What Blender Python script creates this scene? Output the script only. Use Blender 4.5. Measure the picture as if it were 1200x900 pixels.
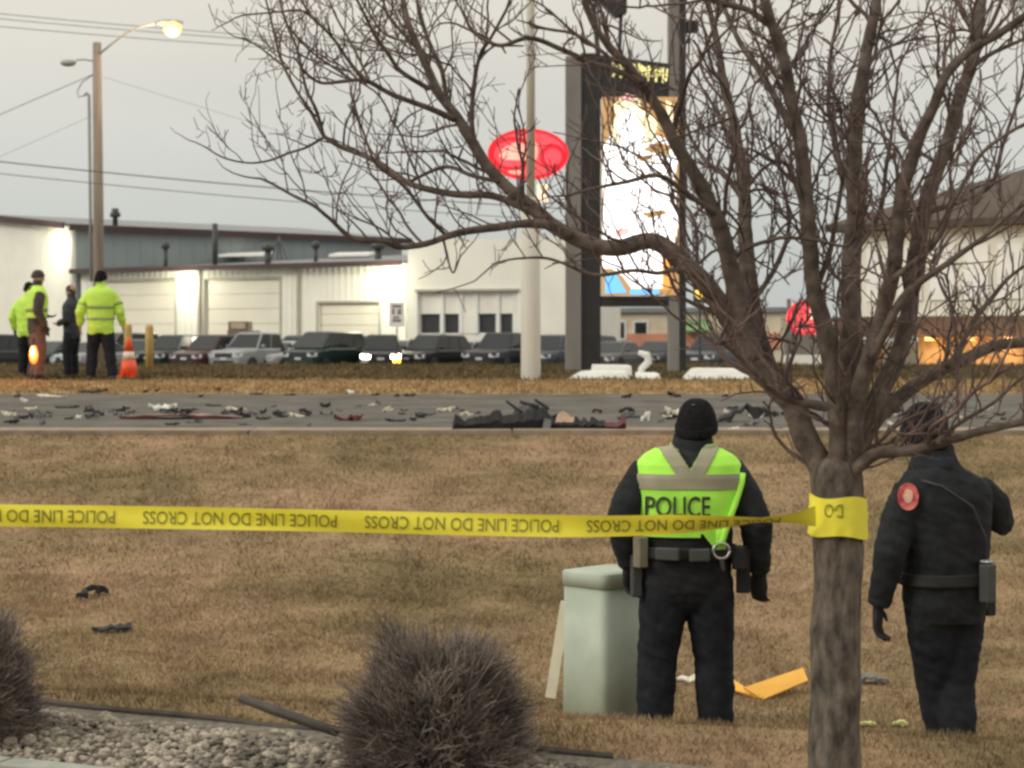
import bpy, bmesh, math, random
import numpy as np
from mathutils import Vector, Matrix, noise, kdtree
R = math.radians
random.seed(7); rng = np.random.default_rng(7)
for o in list(bpy.data.objects): bpy.data.objects.remove(o)
scn = bpy.context.scene
COL = scn.collection

# ------------------------------------------------------------------ camera
F, HZ, CH = 2240.0, 400.0, 1.65          # focal length in photo pixels, horizon row, camera height
cam = bpy.data.cameras.new('camera'); camo = bpy.data.objects.new('camera', cam); COL.objects.link(camo)
cam.sensor_width = 36; cam.lens = F/1200*36; cam.shift_y = -(450-HZ)/1200
cam.clip_start = 0.1; cam.clip_end = 9000
cam.dof.use_dof = True; cam.dof.focus_distance = 9.6; cam.dof.aperture_fstop = 5.0
camo.location = (0, 0, CH); camo.rotation_euler = (R(90), 0, 0)
scn.camera = camo

# ------------------------------------------------------------------ sky, sun, exposure
SUN = Vector((-0.84, -0.34, 0.50)).normalized()
w = bpy.data.worlds.new('World'); scn.world = w; w.use_nodes = True
nt = w.node_tree; nt.nodes.clear()
wo = nt.nodes.new('ShaderNodeOutputWorld'); bg = nt.nodes.new('ShaderNodeBackground')
sky = nt.nodes.new('ShaderNodeTexSky'); sky.sky_type = 'NISHITA'; sky.sun_disc = False
sky.sun_elevation = math.asin(SUN.z); sky.sun_rotation = math.atan2(SUN.x, SUN.y)
tc = nt.nodes.new('ShaderNodeTexCoord')
mp = nt.nodes.new('ShaderNodeMapping'); mp.inputs['Scale'].default_value = (1.2, 1.2, 4.5)
nz = nt.nodes.new('ShaderNodeTexNoise'); nz.inputs['Scale'].default_value = 1.6; nz.inputs['Detail'].default_value = 5
# overcast dome: brighter overhead than at the horizon, faint cloud mottling
sep = nt.nodes.new('ShaderNodeSeparateXYZ'); nt.links.new(tc.outputs['Generated'], sep.inputs[0])
cr = nt.nodes.new('ShaderNodeValToRGB'); ce = cr.color_ramp.elements
ce[0].position = 0.0; ce[0].color = (.545, .575, .555, 1); ce[1].position = 1.0; ce[1].color = (1.50, 1.43, 1.28, 1)
e_ = ce.new(.10); e_.color = (.655, .655, .605, 1); e_ = ce.new(.19); e_.color = (.81, .755, .655, 1)
nt.links.new(sep.outputs['Z'], cr.inputs['Fac'])
mr = nt.nodes.new('ShaderNodeMapRange'); mr.inputs[1].default_value = .3; mr.inputs[2].default_value = .7; mr.inputs[3].default_value = 9.3; mr.inputs[4].default_value = 10.7
ml = nt.nodes.new('ShaderNodeVectorMath'); ml.operation = 'SCALE'
mx = nt.nodes.new('ShaderNodeMix'); mx.data_type = 'RGBA'; mx.inputs[0].default_value = 0.94
nt.links.new(tc.outputs['Generated'], mp.inputs['Vector']); nt.links.new(mp.outputs[0], nz.inputs['Vector'])
nt.links.new(nz.outputs['Fac'], mr.inputs[0]); nt.links.new(cr.outputs[0], ml.inputs[0]); nt.links.new(mr.outputs[0], ml.inputs['Scale'])
nt.links.new(sky.outputs[0], mx.inputs[6]); nt.links.new(ml.outputs[0], mx.inputs[7])
nt.links.new(mx.outputs[2], bg.inputs['Color']); bg.inputs['Strength'].default_value = 0.1
nt.links.new(bg.outputs[0], wo.inputs['Surface'])
sl = bpy.data.lights.new('sun', 'SUN'); sl.energy = 1.3; sl.angle = R(18); sl.color = (1, .95, .86)
so = bpy.data.objects.new('sun', sl); COL.objects.link(so)
so.rotation_euler = SUN.to_track_quat('Z', 'Y').to_euler(); so.location = (0, 0, 30)
scn.view_settings.view_transform = 'Standard'; scn.view_settings.look = 'None'
scn.view_settings.exposure = 0.0; scn.view_settings.gamma = 1.0
try: scn.view_settings.use_curve_mapping = False
except Exception: pass
try:
    scn.cycles.pixel_filter_type = 'BLACKMAN_HARRIS'; scn.cycles.filter_width = 2.7
    scn.cycles.use_denoising = True
except Exception: pass

# ------------------------------------------------------------------ helpers
def P(px, py, d): return Vector(((px-600)/F*d, d, CH+(HZ-py)/F*d))
def lerp(a, b, t): return a+(b-a)*t
def sstep(t):
    t = min(1, max(0, t)); return t*t*(3-2*t)
def pwl(x, pts):
    for (a, b), (c, d) in zip(pts, pts[1:]):
        if x <= c: return b if x <= a else lerp(b, d, (x-a)/(c-a))
    return pts[-1][1]

MATS = {}
def mat(name, col, rough=.8, var=.15, scale=8., bump=0., metal=0., emit=None, estr=0., alpha=None, col2=None, island=0., spec=None, detail=4, aniso=None):
    if name in MATS: return MATS[name]
    m = bpy.data.materials.new(name); m.use_nodes = True; n = m.node_tree.nodes; l = m.node_tree.links
    b = n['Principled BSDF']
    b.inputs['Roughness'].default_value = rough; b.inputs['Metallic'].default_value = metal
    if spec is not None: b.inputs['Specular IOR Level'].default_value = spec
    t = n.new('ShaderNodeTexCoord'); src = t.outputs['Object']
    if aniso:
        mm = n.new('ShaderNodeMapping'); mm.inputs['Scale'].default_value = aniso; l.new(src, mm.inputs['Vector']); src = mm.outputs[0]
    z = n.new('ShaderNodeTexNoise'); z.inputs['Scale'].default_value = scale; z.inputs['Detail'].default_value = detail
    l.new(src, z.inputs['Vector'])
    r = n.new('ShaderNodeValToRGB')
    c1 = [max(0, c*(1-var)) for c in col]; c2 = col2 if col2 else [c*(1+var) for c in col]
    r.color_ramp.elements[0].position = .33; r.color_ramp.elements[1].position = .67
    r.color_ramp.elements[0].color = (*c1, 1); r.color_ramp.elements[1].color = (*c2, 1)
    l.new(z.outputs['Fac'], r.inputs['Fac']); out = r.outputs['Color']
    if island:
        g = n.new('ShaderNodeNewGeometry'); h = n.new('ShaderNodeHueSaturation')
        k = n.new('ShaderNodeMapRange'); k.inputs[3].default_value = 1-island; k.inputs[4].default_value = 1+island
        l.new(g.outputs['Random Per Island'], k.inputs[0]); l.new(k.outputs[0], h.inputs['Value']); l.new(out, h.inputs['Color']); out = h.outputs['Color']
    l.new(out, b.inputs['Base Color'])
    if bump:
        bp = n.new('ShaderNodeBump'); bp.inputs['Strength'].default_value = bump; bp.inputs['Distance'].default_value = .02
        l.new(z.outputs['Fac'], bp.inputs['Height']); l.new(bp.outputs[0], b.inputs['Normal'])
    if emit is not None:
        b.inputs['Emission Color'].default_value = (*emit, 1); b.inputs['Emission Strength'].default_value = estr
    if alpha is not None: b.inputs['Alpha'].default_value = alpha
    MATS[name] = m; return m

def put(name, verts, faces, m, parent=None, smooth=False, mi=None):
    me = bpy.data.meshes.new(name); me.from_pydata([tuple(v) for v in verts], [], faces); me.update()
    ms = m if isinstance(m, (list, tuple)) else [m]
    for q in ms: me.materials.append(q)
    if mi is not None: me.polygons.foreach_set('material_index', mi)
    if smooth: me.polygons.foreach_set('use_smooth', [True]*len(me.polygons))
    o = bpy.data.objects.new(name, me); COL.objects.link(o)
    if parent is not None: o.parent = parent
    return o
def put_np(name, V, T, m, parent=None, smooth=False):   # numpy triangles
    me = bpy.data.meshes.new(name); nv, nf = len(V), len(T)
    me.vertices.add(nv); me.vertices.foreach_set('co', np.asarray(V, np.float32).ravel())
    me.loops.add(nf*3); me.loops.foreach_set('vertex_index', np.asarray(T, np.int32).ravel())
    me.polygons.add(nf); me.polygons.foreach_set('loop_start', np.arange(0, nf*3, 3, dtype=np.int32))
    me.update(calc_edges=True); me.validate(); me.materials.append(m)
    if smooth: me.polygons.foreach_set('use_smooth', [True]*len(me.polygons))
    o = bpy.data.objects.new(name, me); COL.objects.link(o)
    if parent is not None: o.parent = parent
    return o
def tag(o, label=None, cat=None, group=None, kind=None):
    if label: o['label'] = label
    if cat: o['category'] = cat
    if group: o['group'] = group
    if kind: o['kind'] = kind
    return o
def empty(name, loc, rz=0, label=None, cat=None, group=None):
    o = bpy.data.objects.new(name, None); COL.objects.link(o); o.location = loc; o.rotation_euler = (0, 0, rz)
    o.empty_display_size = .1
    return tag(o, label, cat, group)

class MB:
    def __init__(s): s.v = []; s.f = []; s.t = []
    def add(s, vs, fs, tagv=0):
        n = len(s.v); s.v += [Vector(q) for q in vs]; s.f += [[i+n for i in f] for f in fs]; s.t += [tagv]*len(vs); return s
    def box(s, a, b, tagv=0):
        (x0, y0, z0), (x1, y1, z1) = a, b
        return s.add([(x0,y0,z0),(x1,y0,z0),(x1,y1,z0),(x0,y1,z0),(x0,y0,z1),(x1,y0,z1),(x1,y1,z1),(x0,y1,z1)],
                     [[3,2,1,0],[4,5,6,7],[0,1,5,4],[1,2,6,5],[2,3,7,6],[3,0,4,7]], tagv)
    def obox(s, o, u, v, n, a, b, tagv=0):     # box in frame o + u*x + v*y + n*z
        m = MB().box(a, b)
        return s.add([o+u*q.x+v*q.y+n*q.z for q in m.v], m.f, tagv)
    def loft(s, rings, cap=True, tagv=0):
        n = len(rings[0]); vs = [q for r in rings for q in r]; fs = []
        for i in range(len(rings)-1):
            for j in range(n):
                k = (j+1) % n
                fs.append([i*n+j, i*n+k, (i+1)*n+k, (i+1)*n+j])
        if cap: fs.append(list(range(n))[::-1]); fs.append([(len(rings)-1)*n+j for j in range(n)])
        return s.add(vs, fs, tagv)
    def tube(s, pts, rad, sides=8, tagv=0, flat=1.0):
        pts = [Vector(p) for p in pts]; rad = rad if isinstance(rad, (list, tuple)) else [rad]*len(pts)
        rings = []; up = None
        for i, p in enumerate(pts):
            t = (pts[min(i+1, len(pts)-1)]-pts[max(i-1, 0)])
            t = t.normalized() if t.length > 1e-9 else Vector((0, 0, 1))
            if up is None:
                a = Vector((0, 1, 0)) if abs(t.y) < .9 else Vector((1, 0, 0)); up = (a-t*a.dot(t)).normalized()
            else:
                up = (up-t*up.dot(t)); up = up.normalized() if up.length > 1e-6 else Vector((1, 0, 0))
            b = t.cross(up)
            rings.append([p+(b*math.cos(2*math.pi*k/sides)+up*math.sin(2*math.pi*k/sides)*flat)*rad[i] for k in range(sides)])
        return s.loft(rings, True, tagv)
    def lathe(s, prof, sides=16, o=Vector((0, 0, 0)), tagv=0):   # profile (r,z) about z
        rings = [[o+Vector((r*math.cos(2*math.pi*k/sides), r*math.sin(2*math.pi*k/sides), z)) for k in range(sides)] for r, z in prof]
        return s.loft(rings, True, tagv)
    def ball(s, c, r, tagv=0, n=10, m=7):
        c = Vector(c); r = r if isinstance(r, (tuple, list)) else (r, r, r)
        rings = []
        for i in range(m+1):
            a = -math.pi/2+math.pi*(i+.04)/(m+.08); ca, sa = math.cos(a), math.sin(a)
            rings.append([c+Vector((r[0]*ca*math.cos(2*math.pi*k/n), r[1]*ca*math.sin(2*math.pi*k/n), r[2]*sa)) for k in range(n)])
        return s.loft(rings, True, tagv)
    def prism(s, poly, o, u, v, nrm, depth, tagv=0):   # polygon (a,b) in o+u*a+v*b extruded by -nrm*depth
        n = len(poly); a = [o+u*p[0]+v*p[1] for p in poly]; b = [q-nrm*depth for q in a]
        return s.add(a+b, [list(range(n)), list(range(2*n-1, n-1, -1))]+[[(i+1) % n, i, n+i, n+(i+1) % n] for i in range(n)], tagv)
    def put(s, name, m, parent=None, smooth=False, mi=None): return put(name, s.v, s.f, m, parent, smooth, mi)

_txt = {}
def text_mesh(body, bold=0.0):
    if body in _txt: return _txt[body]
    c = bpy.data.curves.new('t', 'FONT'); c.body = body; c.size = 1; c.offset = bold; c.resolution_u = 3
    o = bpy.data.objects.new('t', c); COL.objects.link(o)
    dg = bpy.context.evaluated_depsgraph_get(); dg.update()
    me = bpy.data.meshes.new_from_object(o.evaluated_get(dg))
    V = np.array([v.co[:2] for v in me.vertices]); Fc = [list(p.vertices) for p in me.polygons]
    bpy.data.objects.remove(o); bpy.data.curves.remove(c); bpy.data.meshes.remove(me)
    V -= V.min(0); _txt[body] = (V, Fc); return _txt[body]

# ------------------------------------------------------------------ terrain
def crest(x): return 8.22-0.27*max(-6, min(6, x))
def bed_far(x): return 7.72-0.44*max(-6, min(6, x))
def bed_near(x): return 6.72-0.42*max(-6, min(6, x))
def gz(x, y):
    if y < 22:
        e = bed_far(x); u = y-crest(x)
        if y < e: z = -0.03
        else: z = 0.03*sstep((y-e)/.35)
        z += -0.54*sstep(u/1.7)
        t = (y-11.5)/10.5
        if t > 0: z = -0.50+1.12*(t**1.15)
        if y > e: z += .018*noise.noise((x*1.3, y*1.3, 0))*min(1, (22-y)*.5)*min(1, (y-e)*2)
        return z
    z = pwl(y, [(22, .62), (22.45, .63), (29.5, .83), (32, 1.0), (45, 1.09), (60, .2), (4000, .2)])
    if 31 < y < 46: z += .03*noise.noise((x*.5, y*.5, 3))
    return z
def ground_hit(px, py, d0=6.5, d1=60):
    d = d0
    while d < d1:
        p = P(px, py, d)
        if p.z <= gz(p.x, p.y): return Vector((p.x, p.y, gz(p.x, p.y)))
        d += .02
    return P(px, py, d1)
def sheet(name, xs, yfun, m, lift, kind='structure', parent=None):
    # strip over xs, rows from yfun(x) (list of y), lifted above the terrain
    vs = []; n = None; fs = []
    for x in xs:
        ys = yfun(x); n = len(ys)
        for y in ys: vs.append((x, y, gz(x, y)+lift))
    for i in range(len(xs)-1):
        for j in range(n-1): fs.append([i*n+j, (i+1)*n+j, (i+1)*n+j+1, i*n+j+1])
    o = put(name, vs, fs, m, parent, True)
    if kind: o['kind'] = kind
    return o

# ground material: dormant turf with broad patches
def turf_mat(name, a, b, c, s1=.9, s2=14):
    m = bpy.data.materials.new(name); m.use_nodes = True; n = m.node_tree.nodes; l = m.node_tree.links
    bs = n['Principled BSDF']; bs.inputs['Roughness'].default_value = .95; bs.inputs['Specular IOR Level'].default_value = .1
    t = n.new('ShaderNodeTexCoord')
    z1 = n.new('ShaderNodeTexNoise'); z1.inputs['Scale'].default_value = s1; z1.inputs['Detail'].default_value = 6; z1.inputs['Roughness'].default_value = .65
    z2 = n.new('ShaderNodeTexNoise'); z2.inputs['Scale'].default_value = s2; z2.inputs['Detail'].default_value = 6; z2.inputs['Roughness'].default_value = .7
    l.new(t.outputs['Object'], z1.inputs['Vector']); l.new(t.outputs['Object'], z2.inputs['Vector'])
    r = n.new('ShaderNodeValToRGB'); r.color_ramp.elements[0].position = .36; r.color_ramp.elements[1].position = .64
    r.color_ramp.elements[0].color = (*a, 1); r.color_ramp.elements[1].color = (*c, 1)
    e = r.color_ramp.elements.new(.5); e.color = (*b, 1)
    l.new(z1.outputs['Fac'], r.inputs['Fac'])
    z3 = n.new('ShaderNodeTexNoise'); z3.inputs['Scale'].default_value = s1*5; z3.inputs['Detail'].default_value = 5; l.new(t.outputs['Object'], z3.inputs['Vector'])
    k3 = n.new('ShaderNodeMapRange'); k3.inputs[1].default_value = .32; k3.inputs[2].default_value = .62; k3.inputs[3].default_value = .80; k3.inputs[4].default_value = 1.10
    h3 = n.new('ShaderNodeHueSaturation'); l.new(z3.outputs['Fac'], k3.inputs[0]); l.new(k3.outputs[0], h3.inputs['Value']); l.new(r.outputs[0], h3.inputs['Color'])
    h = n.new('ShaderNodeHueSaturation'); k = n.new('ShaderNodeMapRange')
    k.inputs[1].default_value = .3; k.inputs[2].default_value = .7; k.inputs[3].default_value = .72; k.inputs[4].default_value = 1.2
    l.new(z2.outputs['Fac'], k.inputs[0]); l.new(k.outputs[0], h.inputs['Value']); l.new(h3.outputs[0], h.inputs['Color'])
    out = h.outputs[0]
    g = n.new('ShaderNodeNewGeometry'); h2 = n.new('ShaderNodeHueSaturation'); k2 = n.new('ShaderNodeMapRange')
    k2.inputs[3].default_value = .74; k2.inputs[4].default_value = 1.22
    l.new(g.outputs['Random Per Island'], k2.inputs[0]); l.new(k2.outputs[0], h2.inputs['Value']); l.new(out, h2.inputs['Color'])
    l.new(h2.outputs[0], bs.inputs['Base Color'])
    bp = n.new('ShaderNodeBump'); bp.inputs['Strength'].default_value = .8; bp.inputs['Distance'].default_value = .03
    l.new(z2.outputs['Fac'], bp.inputs['Height']); l.new(bp.outputs[0], bs.inputs['Normal'])
    MATS[name] = m; return m
M_turf = turf_mat('dormant_turf', (.200, .150, .078), (.290, .208, .118), (.345, .236, .145), .38)
M_straw = turf_mat('pale_straw', (.32, .22, .11), (.38, .26, .13), (.42, .29, .15), .7, 10)
M_olive = turf_mat('dull_olive_turf', (.115, .095, .048), (.15, .115, .06), (.19, .135, .075), .5, 6)
M_road = mat('asphalt', (.112, .104, .090), .95, .28, 1.4, .4, detail=9, spec=.2)
M_lot = mat('lot_asphalt', (.07, .07, .068), .9, .2, 2.0, .2)
M_conc = mat('concrete', (.25, .20, .14), .9, .2, 5.0, .3)
M_kerb = mat('kerb_concrete', (.30, .31, .27), .9, .15, 9.0, .3)

fx = list(np.arange(-12, 12.01, .16)); xs = [-3000, -900, -300, -120, -60, -30, -18]+fx+[18, 30, 60, 120, 300, 900, 3000]
ys = [-60, -20, -5, 2, 4]+list(np.arange(5, 22, .14))+[22, 22.45, 24, 26, 28, 29.5]+list(np.arange(29.9, 46, .5))+[47, 50, 53, 56, 60, 80, 110, 150, 300, 900, 3000, 6000]
vs = []
for x in xs:
    for y in ys:
        vs.append((x, y, gz(x, y)-(0.05 if y < 5 else 0)))
n = len(ys); fs = []; mi = []
for i in range(len(xs)-1):
    for j in range(n-1):
        fs.append([i*n+j, (i+1)*n+j, (i+1)*n+j+1, i*n+j+1])
        yc = (ys[j]+ys[j+1])/2; mi.append(0 if yc < 29.5 else (1 if yc < 32 else 2))
tag(put('ground', vs, fs, [M_turf, M_straw, M_olive], None, True, mi), kind='structure')
wx = [-400, -120, -60, -30, -15, -7, 0, 7, 15, 30, 60, 120, 400]
sheet('road', wx, lambda x: [22.45, 24, 26, 28, 29.5], M_road, .008)
sheet('parking_lot', [-200, -60, -20, 20, 60, 200], lambda x: [60, 80, 110, 150], M_lot, .008)
# concrete gutter strip along the near road edge
mb = MB()
for i in range(26):
    x0 = -39+i*3.0; mb = MB()
    mb.box((x0+.012, 21.72, .45), (x0+2.988, 22.445, .638+.004*random.random()))
    if i == 0: gut = tag(empty('gutter', (0, 0, 0)), kind='structure')
    mb.put('gutter_slab', M_conc, gut)
# small parking area in front of the bed, behind a low kerb
xs2 = list(np.arange(-6, 6.1, .25))
ax = [-40, -6, 6, 40]
tag(put('asphalt_apron', [p for x in ax for p in ((x, -30, -.075), (x, bed_near(x)-.08, -.075))], [[2*i, 2*i+2, 2*i+3, 2*i+1] for i in range(3)], M_lot), kind='structure')
kr = tag(empty('kerb', (0, 0, 0)), kind='structure')
for i in range(6):
    xa, xb = -6+i*2+.008, -6+i*2+1.992
    a = Vector((xa, bed_near(xa), 0)); b = Vector((xb, bed_near(xb), 0)); u = (b-a); L = u.length; u.normalize()
    v = Vector((-u.y, u.x, 0))
    MB().obox(a, u, v, Vector((0, 0, 1)), (0, -.09, -.2), (L, .05, -.005)).put('kerb_stone', M_kerb, kr)

# ---- gravel bed
M_bed = mat('bed_soil', (.16, .14, .11), .95, .3, 30, .4)
gb = sheet('gravel_bed', xs2, lambda x: list(np.linspace(bed_near(x)+.05, bed_far(x), 6)), M_bed, .006)
M_stone = mat('gravel_stone', (.17, .145, .112), .85, .35, 2.5, 0, island=.6, col2=(.34, .30, .24))
ico = bmesh.new(); bmesh.ops.create_icosphere(ico, subdivisions=1, radius=1)
iv = np.array([v.co[:] for v in ico.verts]); it = np.array([[v.index for v in f.verts] for f in ico.faces]); ico.free()
ico = bmesh.new(); bmesh.ops.create_icosphere(ico, subdivisions=2, radius=1)
iv2 = np.array([v.co[:] for v in ico.verts]); it2 = np.array([[v.index for v in f.verts] for f in ico.faces]); ico.free()
def stone_verts(base, r):
    q = base.copy()
    for _ in range(5):
        d = rng.normal(size=3); d /= np.linalg.norm(d); h = q@d; lim = rng.uniform(.45, .85)
        q -= np.outer(np.maximum(h-lim, 0), d)
    s = np.array([rng.uniform(.8, 1.25), rng.uniform(.7, 1.1), rng.uniform(.5, .8)])*r
    a = rng.uniform(0, 6.28); c, s_ = math.cos(a), math.sin(a)
    q = q*s; return np.c_[q[:, 0]*c-q[:, 1]*s_, q[:, 0]*s_+q[:, 1]*c, q[:, 2]]
VV, TT, off = [], [], 0
def bed_pt():
    while True:
        x = rng.uniform(-3.4, 3.2); y = rng.uniform(bed_near(x)+.07, bed_far(x)-.03)
        return x, y
for i in range(9000):
    x, y = bed_pt(); r = rng.uniform(.010, .026)
    q = stone_verts(iv, r)+np.array([x, y, gz(x, y)+r*.35+rng.uniform(0, .012)]); VV.append(q); TT.append(it+off); off += len(q)
tag(put_np('gravel', np.vstack(VV), np.vstack(TT), M_stone, gb), kind='stuff')
lib = []
for k in range(14):
    q = stone_verts(iv2, 1.0); me = put_np('stone', q, it2, M_stone); lib.append(me.data); bpy.data.objects.remove(me)
for i in range(260):
    x, y = bed_pt(); r = rng.uniform(.024, .042)
    o = bpy.data.objects.new('stone', lib[i % 14]); COL.objects.link(o); o.parent = gb
    o.location = (x, y, gz(x, y)+r*.55); o.scale = (r, r, r); o.rotation_euler = (rng.uniform(-.4, .4), rng.uniform(-.4, .4), rng.uniform(0, 6.28))

# ---- dark landscape edging
M_edge = mat('black_edging', (.055, .046, .036), .7, .3, 12)
mb = MB(); prev = None; ring = []
ex = list(np.arange(-5, .5, .12))
rings = []
for x in ex:
    y = bed_far(x)+.012*noise.noise((x*2, 0, 1)); z = .018+.022*noise.noise((x*1.5, 5, 1))
    rings.append([Vector((x, y-.012, -.15)), Vector((x, y+.012, -.15)), Vector((x, y+.012, z)), Vector((x, y, z+.012)), Vector((x, y-.012, z))])
mb.loft(rings)
tag(mb.put('landscape_edging', M_edge), 'thin black plastic edging between gravel bed and lawn', 'edging')
a = P(282, 818, 8.0); b = P(318, 831, 7.9); c = P(350, 842, 7.82); e = P(395, 858, 7.7)
tag(MB().tube([a, b, c, e], [.018, .022, .022, .02], 8).put('edging_strip', M_edge, None, True), 'loose black edging strip poking up beside the round twiggy shrub', 'edging')

# ---- grass blades
def blades(name, N, xr, yfun, hr, wr, m, keep=None, wide=None):
    x = rng.uniform(xr[0], xr[1], N); y = np.array([rng.uniform(*yfun(q)) for q in x])
    if wide is not None:
        k = np.abs(x) < wide(y); x, y = x[k], y[k]
    z = np.array([gz(p, q) for p, q in zip(x, y)])
    cl = np.array([noise.noise((p*2.2, q*2.2, 7)) for p, q in zip(x, y)])
    n = len(x); h = rng.uniform(*hr, n)*(1+.8*cl); wd = rng.uniform(*wr, n); a = rng.uniform(0, 6.283, n)
    ln = rng.uniform(.2, 1.1, n)*h; la = rng.uniform(0, 6.283, n)
    B = np.c_[x, y, z-.004]; D = np.c_[np.cos(a), np.sin(a), np.zeros(n)]*wd[:, None]*.5
    T = B+np.c_[np.cos(la)*ln, np.sin(la)*ln, h]
    V = np.empty((n*3, 3)); V[0::3] = B-D; V[1::3] = B+D; V[2::3] = T
    o = put_np(name, V, np.arange(n*3).reshape(-1, 3), m); tag(o, kind='stuff'); return o
vis = lambda y: .30*y+1.2
g = blades('dry_grass', 330000, (-5.6, 5.6), lambda x: (bed_far(x)+.02, 15), (.012, .042), (.004, .008), M_turf, wide=vis)
tag(g, 'short brown dormant grass on the near bank and in the ditch', 'grass')
g = blades('dry_grass', 150000, (-8.5, 8.5), lambda x: (15, 21.85), (.016, .045), (.006, .012), M_turf, wide=vis)
tag(g, 'short brown dormant grass on the slope up to the road', 'grass')
g = blades('dry_grass', 26000, (-11, 11), lambda x: (29.52, 32), (.03, .07), (.015, .03), M_straw, wide=vis)
tag(g, 'pale straw grass strip along the far edge of the road', 'grass')
g = blades('dry_grass', 50000, (-15, 15), lambda x: (32, 45), (.04, .09), (.02, .05), M_olive, wide=vis)
tag(g, 'dull olive grass strip in front of the parked cars', 'grass')

# ------------------------------------------------------------------ buildings
M_wall = mat('cream_metal_siding', (.82, .81, .72), .55, .04, .6)
M_door = mat('cream_door', (.77, .74, .62), .5, .03, 1.)
M_shaded_gray = mat('shaded_grey_siding', (.30, .34, .35), .6, .08, .4)  # grey carries the shade of the tall building's side wall in its colour
M_roof = mat('grey_roof_sheet', (.20, .21, .22), .6, .1, .5)
M_redtrim = mat('dark_red_trim', (.055, .028, .028), .5, .15, 1.)
M_trim = mat('dull_trim', (.42, .40, .33), .6, .1, 2.)
M_dark = mat('dark_metal', (.045, .047, .05), .5, .2, 4.)
M_glass = mat('dark_glass', (.03, .032, .036), .08, .2, 3., spec=.6)
M_white = mat('white_paint', (.80, .80, .76), .45, .04, 2.)
M_lampw = mat('lit_wall_lamp', (1, 1, .9), .5, 0, 1, emit=(1, .97, .80), estr=26)
class Facade:
    def __init__(s, a, b):
        s.a = Vector((a[0], a[1], 0)); s.u = Vector((b[0]-a[0], b[1]-a[1], 0)); s.L = s.u.length; s.u.normalize()
        s.n = Vector((s.u.y, -s.u.x, 0))
    def pt(s, q, z, o=0): return s.a+s.u*q+s.n*o+Vector((0, 0, z))
    def hit(s, px, py):
        r = (px-600)/F; d = (s.a.x-s.a.y*s.u.x/s.u.y*1.0) if False else None
        # a + u q : x = r*y
        q = (r*s.a.y-s.a.x)/(s.u.x-r*s.u.y); y = s.a.y+s.u.y*q
        return q, CH+(HZ-py)/F*y
    def box(s, q0, q1, z0, z1, o0, o1):
        return MB().obox(s.a, s.u, s.n, Vector((0, 0, 1)), (q0, o0, z0), (q1, o1, z1)) if False else MB().add(
            [s.pt(q, z, o) for z in (z0, z1) for q, o in ((q0, o0), (q1, o0), (q1, o1), (q0, o1))],
            [[0,1,2,3],[7,6,5,4],[1,0,4,5],[2,1,5,6],[3,2,6,7],[0,3,7,4]])
def ribbed(fc, q0, q1, z0, z1, mb, pitch=.42, zt=None):
    # metal sheet with raised ribs; zt(q) optional top height
    pr = [(q0, 0)]
    k = math.ceil(q0/pitch)
    while k*pitch < q1-.12:
        c = k*pitch
        if c > q0+.12: pr += [(c-.075, 0), (c-.035, .035), (c+.035, .035), (c+.075, 0)]
        k += 1
    pr.append((q1, 0))
    vs = []
    for q, o in pr: vs += [fc.pt(q, z0, o), fc.pt(q, zt(q) if zt else z1, o)]
    mb.add(vs, [[2*i, 2*i+2, 2*i+3, 2*i+1] for i in range(len(pr)-1)])
    t = (lambda q: zt(q)) if zt else (lambda q: z1)
    mb.add([fc.pt(q0, z0, -.02), fc.pt(q1, z0, -.02), fc.pt(q1, t(q1), -.02), fc.pt(q0, t(q0), -.02), fc.pt(q0, z0, -.2), fc.pt(q1, z0, -.2), fc.pt(q1, t(q1), -.2), fc.pt(q0, t(q0), -.2)],
           [[3,2,1,0],[4,5,6,7],[0,1,5,4],[1,2,6,5],[2,3,7,6],[3,0,4,7]])
def wall_lamp(fc, px, py, parent, watt, o=.12):
    q, z = fc.hit(px, py); c = fc.pt(q, z, 0)
    h = fc.box(q-.2, q+.2, z-.16, z+.2, .04, .22).put('wall_lamp', M_dark, parent)
    m = MB().add([c+fc.n*.225+fc.u*x+Vector((0, 0, zz)) for x, zz in ((-.34, -.34), (.34, -.34), (.34, .24), (-.34, .24))]+
                 [c+fc.n*.42+fc.u*x+Vector((0, 0, zz)) for x, zz in ((-.28, -.34), (.28, -.34), (.28, .12), (-.28, .12))],
                 [[3,2,1,0],[4,5,6,7],[0,1,5,4],[1,2,6,5],[2,3,7,6],[3,0,4,7]])
    m.put('lens', M_lampw, h)
    li = bpy.data.lights.new('wall_lamp_light', 'POINT'); li.energy = watt; li.color = (1, .95, .72); li.shadow_soft_size = .25
    lo = bpy.data.objects.new('wall_lamp_light', li); COL.objects.link(lo); lo.location = c+fc.n*1.5+Vector((0, 0, -.1)); lo.parent = parent
GB = .15
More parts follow.
